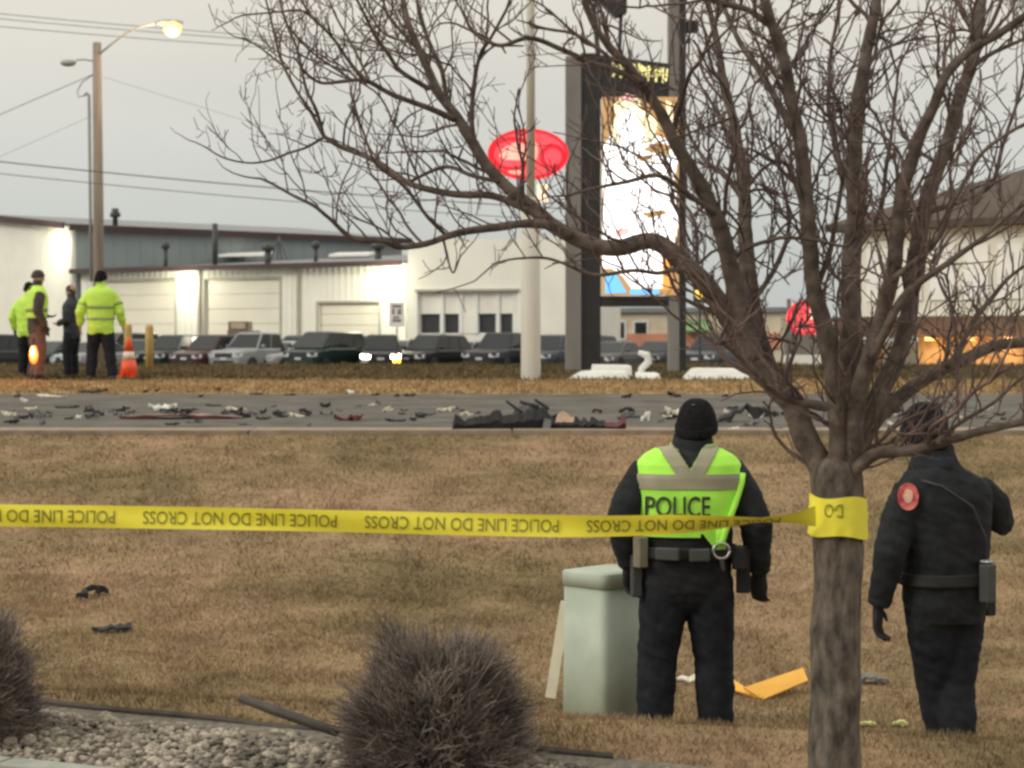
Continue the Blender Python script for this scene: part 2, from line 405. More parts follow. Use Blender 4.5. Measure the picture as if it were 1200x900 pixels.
# tall building behind
corner = Vector((-25.75, 112, 0)); us = Vector((.767, .641, 0)); vg = Vector((-.641, .767, 0))
TB = empty('metal_building', (0, 0, 0), 0, 'tall cream metal building with shaded grey side and dark red roof edge', 'building')
side = Facade(corner, corner+us*24); gab = Facade(corner+vg*26, corner)
mb = MB(); ribbed(side, 0, 24, GB, 8.35, mb, .9); mb.put('side_wall', M_shaded_gray, TB)
mb = MB(); gtop = lambda q: 8.35+1.25*(1-abs(q-13)/13)
ribbed(gab, 0, 13, GB, 0, mb, .45, gtop); ribbed(gab, 13, 26, GB, 0, mb, .45, gtop); mb.put('gable_wall', M_wall, TB)
mb = MB()
rp = [corner+Vector((0, 0, 8.35)), corner+vg*13+Vector((0, 0, 9.6)), corner+vg*26+Vector((0, 0, 8.35))]
o1, o2 = -us*.4, us*24.4
for p, q in ((0, 1), (1, 2)):
    A, B = rp[p], rp[q]; ext = (A-B).normalized()*.4 if p == 0 else Vector(); ext2 = (B-A).normalized()*.4 if p == 1 else Vector()
    t = Vector((0, 0, .06)); tt = Vector((0, 0, .2))
    mb.add([A+ext+o1+t, A+ext+o2+t, B+ext2+o2+t, B+ext2+o1+t, A+ext+o1+tt, A+ext+o2+tt, B+ext2+o2+tt, B+ext2+o1+tt],
           [[3,2,1,0],[4,5,6,7],[0,1,5,4],[1,2,6,5],[2,3,7,6],[3,0,4,7]])
rf = mb.put('roof', M_roof, TB)
side.box(-.45, 24.45, 8.12, 8.5, .42, .52).put('fascia', M_redtrim, rf)
mb = MB()
for p, q in ((0, 1), (1, 2)):
    A, B = rp[p]-us*.52, rp[q]-us*.52
    mb.add([A+Vector((0,0,-.12)), B+Vector((0,0,-.12)), B+Vector((0,0,.26)), A+Vector((0,0,.26)), A-us*.1+Vector((0,0,-.12)), B-us*.1+Vector((0,0,-.12)), B-us*.1+Vector((0,0,.26)), A-us*.1+Vector((0,0,.26))],
           [[0,1,2,3],[7,6,5,4],[0,4,5,1],[2,6,7,3],[1,5,6,2],[0,3,7,4]])
mb.put('rake_trim', M_redtrim, rf)
# roof vent and stack
p = P(135, 262, 114); mb = MB().lathe([(.16, -.5), (.16, .35), (.3, .4), (.34, .55), (.2, .75), (.22, .9)], 12, p); mb.put('roof_vent', M_dark, TB, True)
wall_lamp(gab, 73, 285, TB, 170)

# lower workshop in front
LBf = Facade((-25.25, 112), (-5.58, 100)); LB = empty('workshop_building', (0, 0, 0), 0, 'long low cream metal workshop with overhead doors and dark red eave', 'building')
EZ = 5.72
doors = [(112, 205, 329), (240, 328, 327), (373, 444, 355)]
ops = []
for a, b, t in doors:
    q0, z = LBf.hit(a, t); q1, z2 = LBf.hit(b, t); ops.append((q0, q1, (z+z2)/2))
q = 0; mb = MB()
for q0, q1, zt in ops:
    ribbed(LBf, q, q0, GB, EZ, mb); ribbed(LBf, q0, q1, zt, EZ, mb); q = q1
ribbed(LBf, q, LBf.L, GB, EZ, mb); mb.put('wall', M_wall, LB)
for q0, q1, zt in ops:
    d = LBf.box(q0, q1, GB, zt, -.24, -.2).put('overhead_door', M_door, LB)
    k = 6; hh = (zt-GB)/k
    for i in range(k): LBf.box(q0+.03, q1-.03, GB+i*hh+.02, GB+(i+1)*hh-.02, -.2, -.15).put('door_panel', M_door, d)
    f = LBf.box(q0-.12, q0, GB, zt+.12, -.02, .05); f.add(LBf.box(q1, q1+.12, GB, zt+.12, -.02, .05).v, f.f[:6]); f.add(LBf.box(q0, q1, zt, zt+.12, -.02, .05).v, f.f[:6]); f.put('door_frame', M_trim, d)
E = Vector((0, 0, 1)); A = LBf.pt(-.4, EZ+.08, .45); B = LBf.pt(LBf.L+.1, EZ+.08, .45)
C = Vector((-4.6, 122, 7.25)); D = Vector((-9.0, 125.6, 7.25)); A2 = Vector((-25.6, 111.8, EZ+.12))
lo = Vector((0, 0, -.12))
mb = MB().add([A, B, C, D, A2, A+lo, B+lo, C+lo, D+lo, A2+lo], [[0, 1, 2], [0, 2, 3], [0, 3, 4], [7, 6, 5], [8, 7, 5], [9, 8, 5], [0, 5, 6, 1], [1, 6, 7, 2], [2, 7, 8, 3], [3, 8, 9, 4], [4, 9, 5, 0]])
rf = mb.put('roof', M_roof, LB)
LBf.box(-.42, LBf.L+.1, EZ-.12, EZ+.16, .455, .58).put('fascia', M_redtrim, rf)
for a in (350.5, 235): 
    q0, _ = LBf.hit(a, 380); LBf.box(q0-.07, q0+.07, GB, EZ-.1, .05, .17).put('downspout', M_trim, LB)
for a, b in ((256, 308), (385, 432)):      # translucent roof panels
    pa, pb = P(a, 301, 116.5), P(b, 300, 116)
    MB().add([pa, pb, pb+Vector((.3, 3, .2)), pa+Vector((.3, 3, .2)), pa+E*.15, pb+E*.15, pb+Vector((.3, 3, .4)), pa+Vector((.3, 3, .4))], [[3,2,1,0],[4,5,6,7],[0,1,5,4],[1,2,6,5],[2,3,7,6],[3,0,4,7]]).put('roof_panel', M_white, rf)
def pipe(px, y0, y1, d, r, cap, parent):
    a, b = P(px, y0, d), P(px, y1, d); m = MB().tube([b-E*.6, a], r, 10)
    if cap: m.lathe([(r, 0), (r*2, .05), (r*2, .3), (r*.6, .45)], 10, a)
    m.put('flue_pipe', M_dark, parent, True)
pipe(252, 262, 300, 112.4, .16, False, LB); pipe(194, 292, 306, 111.6, .12, True, LB); pipe(314, 294, 302, 110, .18, True, LB); pipe(370, 291, 299, 110, .12, True, LB); pipe(443, 292, 300, 110, .2, True, LB)
for dx in (-9, -2, 3, 9):
    MB().tube([P(327, 277, 113), P(327+dx, 303, 112)], .05, 6).put('mast_leg', M_dark, LB)
wall_lamp(LBf, 222, 331, LB, 190); wall_lamp(LBf, 462, 328, LB, 330)

# white parapet showroom
SF = Facade(P(478, 400, 99).xy, P(676, 400, 96).xy); SR = empty('showroom_building', (0, 0, 0), 0, 'cream showroom with rounded parapet corner and paired dark windows', 'building')
q0, zt = SF.hit(480, 284)
poly = [(0, GB)]+[(SF.L, GB), (SF.L, zt+.1)]+[(0+.75-.75*math.sin(a*math.pi/12), zt-.65+.75*math.cos(a*math.pi/12)) for a in range(0, 7)]
wins = [(492, 516), (518, 539), (558, 581), (584, 601)]; wz0, wz1 = SF.hit(540, 390)[1], SF.hit(540, 368)[1]
zb = SF.hit(540, 341)[1]; qa, qb = SF.hit(489, 350)[0], SF.hit(606, 350)[0]
# wall pieces around the window bay
mb = MB()
mb.prism([(0, zb)]+[(SF.L, zb)]+poly[2:], SF.a, SF.u, E, SF.n, 8.0)
mb.put('parapet', M_wall, SR)
SF.box(0, qa, GB, zb-.002, -8, 0).put('wall', M_wall, SR); SF.box(qb, SF.L, GB, zb-.002, -8, 0).put('wall', M_wall, SR)
SF.box(qa+.002, qb-.002, wz1+.02, zb-.004, -8, -.18).put('wall', M_wall, SR); SF.box(qa+.002, qb-.002, GB, wz0-.02, -8, -.18).put('wall', M_wall, SR)
SF.box(qa-.1, qb+.1, zb-.02, zb+.1, .01, .16).put('fascia', M_trim, SR)
for px in (489, 516.8, 539, 557, 582.4, 602, 606):
    q, _ = SF.hit(px, 360); SF.box(q-.1, q+.1, wz0-.03, zb-.03, -.4, -.1).put('pilaster', M_white, SR)
q1, _ = SF.hit(539, 360); q2, _ = SF.hit(557, 360); SF.box(q1, q2, wz0-.03, wz1+.05, -.5, -.14).put('wall', M_wall, SR)
for a, b in wins:
    q0, _ = SF.hit(a, 380); q1, _ = SF.hit(b, 380)
    f = SF.box(q0, q1, wz0, wz1, -.45, -.4).put('window', M_dark, SR); SF.box(q0+.06, q1-.06, wz0+.06, wz1-.06, -.4, -.37).put('pane', M_glass, f)
li = bpy.data.lights.new('soffit_light', 'AREA')
# plain speed sign in front of the workshop
zp = P(465, 428, 82); sg = empty('road_sign', (zp.x, 82, gz(zp.x, 82)), 0, 'small white rectangular road sign on a post before the parked cars', 'sign')
zt = P(465, 354, 82).z-sg.location.z; zl = P(465, 383, 82).z-sg.location.z
MB().tube([(0, .05, 0), (0, .05, zt-.02)], .03, 6).put('post', M_dark, sg)
MB().box((-.33, 0, zl), (.33, .03, zt)).put('plate', M_white, sg)
mk = mat('sign_print', (.22, .16, .15), .7, .2, 3)
mb = MB()
for (a, b, c, d) in ((-.2, .78, .2, .88), (-.2, .5, -.1, .74), (.02, .5, .2, .6), (.04, .62, .2, .72), (-.2, .2, .18, .3), (-.16, .34, .1, .42)):
    mb.box((a, -.006, zl+b*(zt-zl)), (c, -.001, zl+d*(zt-zl)))
mb.put('printing', mk, sg)

# low shops seen between the posts of the big sign
SH = Facade(P(640, 400, 128).xy, P(915, 400, 124).xy); SB = empty('shop_building', (0, 0, 0), 0, 'low beige shop with pink band and green awning behind the pylon sign', 'building')
M_beige = mat('beige_stucco', (.62, .54, .40), .8, .1, 1); M_pink = mat('pink_band', (.55, .25, .16), .7, .1, 1); M_green = mat('green_awning', (.20, .36, .16), .7, .1, 1)
z = SH.hit(760, 366)[1]; SH.box(0, SH.L, GB, z, -10, 0).put('wall', M_beige, SB); SH.box(-.2, SH.L+.2, z, z+.3, -10, .3).put('roof', M_roof, SB)
z0, z1 = SH.hit(760, 408)[1], SH.hit(760, 391)[1]; q0, _ = SH.hit(735, 400); SH.box(q0, SH.L, z0, z1, .01, .12).put('band', M_pink, SB)
q0, _ = SH.hit(798, 400); q1, _ = SH.hit(832, 400); MB().add([SH.pt(q0, z1+.5, .02), SH.pt(q1, z1+.5, .02), SH.pt(q1, z1+.1, .9), SH.pt(q0, z1+.1, .9), SH.pt(q0, z1+.9, .02), SH.pt(q1, z1+.9, .02), SH.pt(q1, z1+.2, .95), SH.pt(q0, z1+.2, .95)], [[3,2,1,0],[4,5,6,7],[0,1,5,4],[1,2,6,5],[2,3,7,6],[3,0,4,7]]).put('awning', M_green, SB)
for a, b in ((692, 706), (712, 734), (742, 760)):
    q0, _ = SH.hit(a, 380); q1, _ = SH.hit(b, 380); za, zb2 = SH.hit(720, 398)[1], SH.hit(720, 376)[1]
    f = SH.box(q0, q1, za, zb2, .005, .06).put('window', M_white, SB); SH.box(q0+.12, q1-.12, za+.1, zb2-.1, .062, .08).put('pane', M_glass, f)

# restaurant on the right
RF = Facade(P(985, 400, 62).xy, P(1290, 400, 56).xy); RB = empty('restaurant_building', (0, 0, 0), 0, 'brown roofed restaurant with pale upper wall and tan stone base', 'building')
M_broof = mat('brown_shingle', (.075, .058, .042), .9, .25, 3, .3); M_tan = mat('tan_stone', (.34, .23, .11), .85, .35, 1.6, .3, col2=(.5, .33, .15)); M_band = mat('brown_band', (.10, .065, .042), .7, .2, 2)
M_pale = mat('pale_upper_wall', (.72, .70, .60), .7, .06, 1)
q9 = RF.L; zA = RF.hit(1140, 395)[1]; zB = RF.hit(1140, 370)[1]; zC = RF.hit(1140, 266)[1]
q3, _ = RF.hit(1076, 400)
RF.box(q3, q9, .1, zA, -9, 0).put('stone_base', M_tan, RB)
RF.box(0, q9+.2, zA+.002, zB, -9.2, .45).put('canopy_band', M_band, RB)
RF.box(0.3, q9, zB+.002, zC, -9, -.02).put('upper_wall', M_pale, RB)
for px in (1000, 1024, 1050): 
    q, _ = RF.hit(px, 400); RF.box(q-.12, q+.12, .1, zA, -.3, -.06).put('column', M_tan, RB)
rb = zC+.02; rh = 2.2; qs, _ = RF.hit(1084, 300)
def rr(q, o, z): return RF.pt(q, z, o)
mb = MB().add([rr(-.3, .5, rb), rr(q9+.4, .5, rb), rr(q9+.4, -9.5, rb), rr(-.3, -9.5, rb), rr(4.6, -4.5, rb+rh), rr(q9-1, -4.5, rb+rh),
               rr(-.3, .5, rb+.22), rr(q9+.4, .5, rb+.22), rr(q9+.4, -9.5, rb+.22), rr(-.3, -9.5, rb+.22)],
              [[3, 2, 1, 0], [0, 1, 7, 6], [1, 2, 8, 7], [2, 3, 9, 8], [3, 0, 6, 9], [6, 7, 5, 4], [7, 8, 5], [8, 9, 4, 5], [9, 6, 4]])
mb.put('roof', M_broof, RB)
for k in range(7):
    q0 = 1.0+k*1.15
    if q0+.9 < q9: RF.box(q0, q0+.85, zB+.5, zC-.55, -.015, .05).put('wall_panel', M_white, RB)
M_clamp = mat('lit_canopy_lamp', (1, .6, .25), .5, 0, 1, emit=(1, .50, .15), estr=2.5)
for px in (1095, 1140, 1185, 1240):
    q, _ = RF.hit(px, 400); RF.box(q-.14, q+.14, zA-.10, zA-.002, .06, .34).put('canopy_lamp', M_clamp, RB)
    li = bpy.data.lights.new('canopy_lamp_light', 'POINT'); li.energy = 40; li.color = (1, .58, .25); li.shadow_soft_size = .15
    lo = bpy.data.objects.new('canopy_lamp_light', li); COL.objects.link(lo); lo.location = RF.pt(q, zA-.5, .75); lo.parent = RB
# ------------------------------------------------------------------ signs
M_white_pole = mat('weathered_white_pole', (.52, .49, .42), .6, .12, 1.5, aniso=(1, 1, .25))
M_grey_post = mat('grey_steel_post', (.20, .19, .175), .6, .15, 2., aniso=(1, 1, .3))
M_black = mat('black_cabinet', (.018, .018, .02), .5, .3, 3)
M_red = mat('lit_red', (.6, .05, .07), .4, 0, 1, emit=(1, .10, .12), estr=.9)
M_redd = mat('lit_deep_red', (.5, .01, .02), .4, 0, 1, emit=(.85, .01, .03), estr=.8)
M_peach = mat('lit_peach', (.9, .5, .4), .4, 0, 1, emit=(1, .36, .28), estr=1.0)
M_cream = mat('lit_cream', (.9, .8, .6), .4, 0, 1, emit=(1, .80, .52), estr=1.0)
def oval(cx, cz, a, b, n=40): return [(cx+a*math.cos(2*math.pi*k/n), cz+b*math.sin(2*math.pi*k/n)) for k in range(n)]
X = Vector((1, 0, 0)); N_ = Vector((0, -1, 0))
def band_ring(cx, cz, a, b, t, n=48):
    vs = []
    for k in range(n):
        c, s = math.cos(2*math.pi*k/n), math.sin(2*math.pi*k/n); vs += [(cx+a*c, cz+b*s), (cx+(a-t)*c, cz+(b-t)*s)]
    return vs, [[2*k, 2*((k+1) % n), 2*((k+1) % n)+1, 2*k+1] for k in range(n)]
# white pole carrying the red oval sign
dP = 32.5; base = P(622, 446, dP); gzp = gz(base.x, dP)
pl = empty('pole_sign', (base.x, dP, gzp), 0, 'tall white pole with lit red oval sign beside the road', 'sign')
zsp = P(622, 236, dP).z-gzp
MB().tube([(0, 0, -.2), (0, 0, .02), (0, 0, zsp)], [.172, .17, .155], 20).put('pole', M_white_pole, pl, True)
MB().tube([(0, 0, zsp), (0, 0, 9.5)], [.075, .065], 16).put('upper_pole', M_white_pole, pl, True)
MB().lathe([(.165, zsp-.04), (.165, zsp+.03), (.08, zsp+.06)], 20).put('collar', M_white_pole, pl)
c = P(619, 179, dP); cz = c.z-gzp; cx = c.x-base.x; A_, B_ = 48/F*dP, 30/F*dP
ov = MB().prism(oval(cx, cz, A_, B_), Vector((0, .2, 0)), X, E, N_, .25).put('oval_cabinet', M_red, pl)
def plate(poly, y, m, name): 
    return MB().prism(poly, Vector((0, y, 0)), X, E, N_, .02).put(name, m, ov)
v, f = band_ring(cx, cz, A_*.99, B_*.99, .05); put('rim', [(q[0], .175, q[1]) for q in v], f, M_redd, ov)
v, f = band_ring(cx-.28, cz-.0, A_*.52, B_*.66, .06); put('inner_ring', [(q[0], .172, q[1]) for q in v], f, M_redd, ov)
v, f = band_ring(cx+.42, cz-.05, A_*.32, B_*.5, .07); put('inner_ring', [(q[0], .170, q[1]) for q in v], f, M_redd, ov)
plate([(cx-.50, cz-.03), (cx-.40, cz-.10), (cx-.12, cz-.11), (cx-.03, cz-.12), (cx-.02, cz+.17), (cx-.10, cz+.22), (cx-.26, cz+.18), (cx-.42, cz+.10)], .188, M_peach, 'pale_field')
plate(oval(cx-.2, cz-.30, A_*.2, B_*.11), .188, M_peach, 'pale_field'); plate(oval(cx+.12, cz+.05, A_*.07, B_*.34), .188, M_peach, 'pale_field')
# rectangular lit box hanging under the oval
b0, b1 = P(630, 236, dP), P(642, 215, dP)
MB().box((b0.x-base.x, .1, b0.z-gzp), (b1.x-base.x, .25, b1.z-gzp)).put('number_box', M_cream, pl)

# pylon sign with the lit screen
dS = 38.0; gS = gz(P(735, 440, dS).x, dS)
PS = empty('pylon_sign', (P(735, 440, dS).x, dS, gS), 0, 'tall black pylon sign with glowing picture screen between grey posts', 'sign')
def S(px, py): q = P(px, py, dS); return q.x-PS.location.x, q.z-gS
for (a, b, top) in ((663, 681, 66), (784, 796, -60)):
    x0, _ = S(a, 440); x1, _ = S(b, 440); zt = S(a, top)[1]
    MB().box((x0, -.02, -.3), (x1, .42, zt)).put('post', M_grey_post, PS)
x0, x1 = S(681.5, 0)[0], S(704, 0)[0]; MB().box((x0, .02, 0), (x1, .5, S(0, 62)[1])).put('side_cabinet', M_black, PS)
MB().box((S(796.3, 0)[0], -.01, 0), (S(804, 0)[0], .43, S(0, -60)[1])).put('dark_channel', M_black, PS)
x0, x1 = S(704.5, 0)[0], S(795.8, 0)[0]
za, zb_ = S(0, 113)[1], S(0, 64)[1]
hd = MB().prism([(x0, za), (x1, za-.06), (x1, zb_-.2), (x0, zb_)], Vector((0, .03, 0)), X, E, N_, .4).put('header_cabinet', M_black, PS)
MB().box((x0, .04, S(0, 359)[1]), (x1, .44, S(0, 347)[1])).put('lower_beam', M_black, PS)
M_yel = mat('lit_yellow_letter', (.7, .65, .3), .5, 0, 1, emit=(.85, .78, .32), estr=.9)
# illegible yellow lettering: uneven strokes
random.seed(3)
for k in range(9):
    px = 719+k*8.3; py = 81+k*1.0; mb = MB()
    xa, zz = S(px, py)
    for (dx, dz, w_, h_) in ((0, 0, .045, .30), (.055, random.uniform(-.1, .11), .07, .07), (.085, random.uniform(-.09, .09), .04, .16), (.05, random.uniform(-.12, .12), .05, .05)):
        mb.box((xa+dx-w_/2, 0, zz+dz-h_/2), (xa+dx+w_/2, .028, zz+dz+h_/2))
    mb.put('letter', M_yel, hd)
# screen: flat lit picture areas
sx0, sx1 = S(705, 0)[0], S(795, 0)[0]; sz0, sz1 = S(0, 346)[1], S(0, 114)[1]
M_so = mat('screen_amber', (.3, .2, .1), .5, .3, 1.2, emit=(.52, .28, .10), estr=.9)
M_sw = mat('screen_white', (.9, .9, .9), .5, 0, 1, emit=(1, .97, .98), estr=1.5)
M_sy = mat('screen_pale_yellow', (.9, .8, .5), .5, 0, 1, emit=(1, .86, .55), estr=1.1)
M_sp = mat('screen_pink', (.9, .5, .5), .5, 0, 1, emit=(1, .45, .42), estr=1.0)
M_sb = mat('screen_blue', (.2, .5, .9), .5, 0, 1, emit=(.12, .45, .95), estr=1.1)
M_sor = mat('screen_orange', (.9, .4, .1), .5, 0, 1, emit=(1, .33, .06), estr=1.0)
M_sd = mat('screen_dark_red', (.3, .05, .03), .5, 0, 1, emit=(.30, .04, .02), estr=.8)
sc = MB().box((sx0, -.06, sz0), (sx1, -.024, sz1)).put('screen', M_so, PS)
def pic(pts, y, m): 
    MB().prism([S(*p) for p in pts][::-1], Vector((0, y, 0)), X, E, N_, .006).put('screen_picture', m, sc)
def blob(cx, cy, a, b, n=18, j=.12): return [(cx+a*(1+random.uniform(-j, j))*math.cos(2*math.pi*k/n), cy+b*(1+random.uniform(-j, j))*math.sin(2*math.pi*k/n)) for k in range(n)]
pic([(707, 172), (716, 158), (730, 162), (752, 156), (770, 160), (788, 166), (794, 186), (789, 214), (794, 232), (794, 266), (790, 286), (782, 300), (776, 338), (740, 338), (730, 324), (716, 314), (706, 316), (706, 260), (707, 236), (706, 214)], -.066, M_sw)
pic([(722, 168), (714, 150), (722, 136), (718, 122), (732, 112), (748, 116), (752, 128), (766, 138), (772, 150), (762, 168)], -.067, M_sy)
pic([(726, 168), (722, 148), (730, 130), (742, 128), (748, 146), (758, 156), (752, 170)], -.070, M_sw); pic([(724, 118), (734, 110), (746, 114), (740, 120)], -.070, M_sp); pic([(752, 176), (770, 166), (788, 172), (780, 184)], -.073, M_so)
pic([(776, 285), (784, 282), (784, 338), (776, 340)], -.072, M_sor); pic([(709, 322), (722, 322), (734, 343), (709, 344)], -.069, M_sb)
pic([(738, 339), (772, 339), (772, 345), (738, 345)], -.071, M_sb); pic([(780, 118), (787, 122), (790, 150), (783, 153)], -.072, M_sy)
pic([(745, 184), (760, 182), (764, 187), (750, 190)], -.074, M_so); pic([(768, 200), (776, 202), (772, 208)], -.074, M_so); pic([(716, 230), (728, 233), (724, 238)], -.074, M_sp); pic([(752, 250), (778, 246), (782, 251), (760, 256)], -.074, M_so); pic([(720, 270), (736, 266), (738, 274), (722, 279)], -.074, M_sp)
# black fixture above the sign
mb = MB(); x0, z0 = S(690, 20); x1, z1 = S(735, -20); mb.add([(x0, .05, z0+.42), (x0+.25, .05, z0+.30), (x1-.22, .05, z0+.02), (x1, .05, z0+.12), (x1, .05, z1), (x0, .05, z1), (x0, .4, z0+.42), (x0+.25, .4, z0+.30), (x1-.22, .4, z0+.02), (x1, .4, z0+.12), (x1, .4, z1), (x0, .4, z1)], [[0,1,2,3,4,5],[11,10,9,8,7,6],[1,0,6,7],[2,1,7,8],[3,2,8,9],[4,3,9,10],[5,4,10,11],[0,5,11,6]])
mb.tube([(x0+.1, .2, z0+.3), (x0+.2, .2, S(0, 66)[1])], .05, 8); mb.tube([(x1-.1, .2, z0+.3), (x1-.15, .2, S(0, 66)[1])], .04, 8)
mb.put('top_fixture', M_black, PS)
MB().box((S(804.2, 0)[0], .1, S(0, 36)[1]), (S(819, 0)[0], .35, S(0, 23)[1])).put('side_bracket', M_black, PS)
# pale footing slabs at the sign
M_slab = mat('pale_slab', (.72, .73, .68), .7, .08, 3)
def slab(px0, px1, y0, y1, d, name, label, lean=.25, dep=.5):
    a, b = P(px0, y1, d), P(px1, y1, d); g_ = gz((a.x+b.x)/2, d); top = P(px0, y0, d).z
    mb = MB().add([(a.x, d, g_-.05), (b.x, d, g_-.05), (b.x, d+dep, g_-.05), (a.x, d+dep, g_-.05), (a.x+lean*.6, d+.15, top), (b.x-lean*.2, d+.1, top-.02), (b.x-.05, d+dep, top), (a.x+lean, d+dep, top+.01)],
             [[3,2,1,0],[4,5,6,7],[0,1,5,4],[1,2,6,5],[2,3,7,6],[3,0,4,7]])
    return tag(mb.put(name, M_slab), label, 'slab')
slab(660, 740, 435, 450, 32.4, 'concrete_slab', 'low pale slab at the foot of the wide grey sign post', .5)
slab(692, 741, 428, 442, 33.4, 'concrete_slab', 'cream slab lying behind another at the pylon sign foot', .05)
slab(744, 774, 437, 450, 32.5, 'concrete_slab', 'short pale slab between the two grey sign posts', .05)
slab(798, 880, 432, 450, 32.4, 'concrete_slab', 'long white slab beside the narrow right post of the pylon sign', .3)
# pale bent object standing between posts
a = P(748, 447, 33.0); tag(MB().tube([P(750, 447, 33.0), P(752, 432, 33.0), P(760, 424, 33.0), P(758, 416, 33.0), P(748, 413, 33.0)], [.06, .06, .07, .07, .04], 8).put('bent_pipe', M_slab, None, True), 'bent white pipe standing between the posts of the pylon sign', 'pipe')
# monument sign with red oval
dM = 48.0; g_ = gz(P(946, 440, dM).x, dM); MS = empty('monument_sign', (P(946, 440, dM).x, dM, g_), 0, 'red oval sign on grey panel above a white cabinet by the restaurant', 'sign')
def S2(px, py): q = P(px, py, dM); return q.x-MS.location.x, q.z-g_
def bx2(px0, py0, px1, py1, y0, y1, nm, m, par): 
    a, b = S2(px0, py1), S2(px1, py0); return MB().box((a[0], y0, a[1]), (b[0], y1, b[1])).put(nm, m, par)
bx2(922, 416, 970, 456, 0, .5, 'cabinet', M_white, MS); bx2(920, 392, 972, 415.6, .05, .45, 'grey_panel', M_grey_post, MS)
for px in (926, 966): bx2(px-2, 350, px+2, 391.8, .15, .3, 'post', M_grey_post, MS)
cx, cz = S2(945, 373); ov = MB().prism(oval(cx, cz, .47, .45), Vector((0, .1, 0)), X, E, N_, .2).put('oval_face', M_red, MS)
bx2(950, 360, 966, 374, .06, .095, 'pale_field', M_cream, ov)
v, f = band_ring(cx, cz, .46, .44, .06); put('rim', [(q[0], .09, q[1]) for q in v], f, M_redd, ov)
# yellow traffic signal lamp beyond
dT = 70; q = P(820, 344, dT); g_ = gz(q.x, dT); tl = empty('warning_light', (q.x, dT, g_), 0, 'yellow warning light on a thin dark pole beyond the pylon sign', 'light')
MB().tube([(0, 0, 0), (0, 0, q.z-g_+.4)], .05, 8).put('pole', M_dark, tl)
MB().box((-.25, -.2, q.z-g_-.35), (.25, -.05, q.z-g_+.3)).put('housing', M_dark, tl)
M_amber = mat('lit_amber', (.9, .6, .1), .4, 0, 1, emit=(1, .62, .08), estr=1.4)
MB().ball((0, -.22, q.z-g_), (.2, .1, .2), 0, 14, 8).put('lens', M_amber, tl, True)

# ------------------------------------------------------------------ street light, wires
M_wood = mat('pole_wood', (.255, .215, .18), .85, .2, 2, .2, aniso=(4, 4, .3))
M_galv = mat('galvanised', (.36, .36, .34), .6, .1, 3)
dL = 56.0; g_ = gz(P(115, 400, dL).x, dL)
SLp = empty('street_light', (P(116, 400, dL).x, dL, g_), 0, 'wooden pole with one lit and one dark street lamp arm', 'street light')
zt = P(115, 50, dL).z-g_
MB().tube([(0, 0, -.3), (-.02, 0, zt*.5), (-.06, 0, zt)], [.17, .155, .125], 14).put('pole', M_wood, SLp, True)
def SL(px, py): q = P(px, py, dL); return q.x-SLp.location.x, q.z-g_
pts = [SL(*p) for p in ((118, 63), (132, 52), (148, 40), (165, 32), (182, 29))]
MB().tube([(a, -.1, b) for a, b in pts], [.035, .033, .03, .028, .026], 8).put('lamp_arm', M_galv, SLp, True)
M_lamp = mat('lit_street_lamp', (1, .8, .5), .4, 0, 1, emit=(1, .72, .34), estr=9)
M_halo = mat('lit_lamp_bowl', (.5, .35, .2), .4, 0, 1, emit=(1, .62, .22), estr=1.25)
lx, lz = SL(203, 31)
h = MB().ball((lx-.1, -.1, lz+.10), (.42, .16, .09), 0, 14, 8).put('lamp_head', M_galv, SLp, True)
MB().ball((lx, -.1, lz-.06), (.27, .22, .25), 0, 16, 10).put('lamp_bowl', M_halo, h, True)
li = bpy.data.lights.new('street_lamp_light', 'POINT'); li.energy = 250; li.color = (1, .7, .4); li.shadow_soft_size = .3
lo = bpy.data.objects.new('street_lamp_light', li); COL.objects.link(lo); lo.location = (lx, -.4, lz-.5); lo.parent = SLp
pts = [SL(*p) for p in ((112, 72), (104, 70), (96, 69), (88, 70))]
MB().tube([(a, .1, b) for a, b in pts], .025, 8).put('lamp_arm', M_galv, SLp, True)
a, b = SL(79, 73); MB().ball((a, .1, b), (.24, .13, .11), 0, 12, 8).put('dark_lamp_head', M_galv, SLp, True)
pts = [SL(*p) for p in ((107, 330), (105.5, 200), (104.5, 112), (102, 109), (99, 112))]
MB().tube([(a, -.02, b) for a, b in pts], .045, 8).put('conduit', M_galv, SLp, True)
pts = [SL(*p) for p in ((100, 112), (92, 114), (91, 107), (96, 97), (103, 92), (110, 87))]
MB().tube([(a, -.02, b) for a, b in pts], .014, 6).put('drip_loop', M_dark, SLp, True)
M_wire = mat('wire', (.10, .10, .10), .6, .1, 1); M_wire2 = mat('faint_wire', (.2, .2, .2), .6, .1, 1)
def wire(pts, d0, d1, r, label, m=M_wire, sag=0):
    n = 20; P0, P1 = P(*pts[0], d0), P(*pts[1], d1); P0b = P0+(P0-P1)*.8; P1b = P1+(P1-P0)*.8
    if sag == 0: P0b, P1b = P0, P1
    q = [P0b.lerp(P1b, k/n)-Vector((0, 0, sag*4*(k/n)*(1-k/n))) for k in range(n+1)]
    return tag(MB().tube(q, r, 5).put('power_line', m), label, 'power line', 'overhead power lines')
wire(((0, 10), (330, 38)), 62, 66, .014, 'topmost overhead power line passing the lit street lamp', M_wire2, .2)
wire(((0, 16), (330, 43)), 62.3, 66.3, .014, 'overhead power line just under the topmost one', M_wire2, .2)
wire(((0, 25), (330, 51)), 62.6, 66.6, .014, 'third overhead power line below the lit lamp arm', M_wire2, .2)
wire(((0, 180), (430, 220)), 50, 53, .017, 'thick dark overhead cable crossing the wooden pole', M_wire, .25)
wire(((0, 194), (430, 234)), 50.2, 53.2, .012, 'thinner cable under the thick overhead cable', M_wire, .25)
wire(((-60, 160), (112, 86)), 60, 56, .012, 'service wire rising to the wooden pole above the conduit', M_wire)
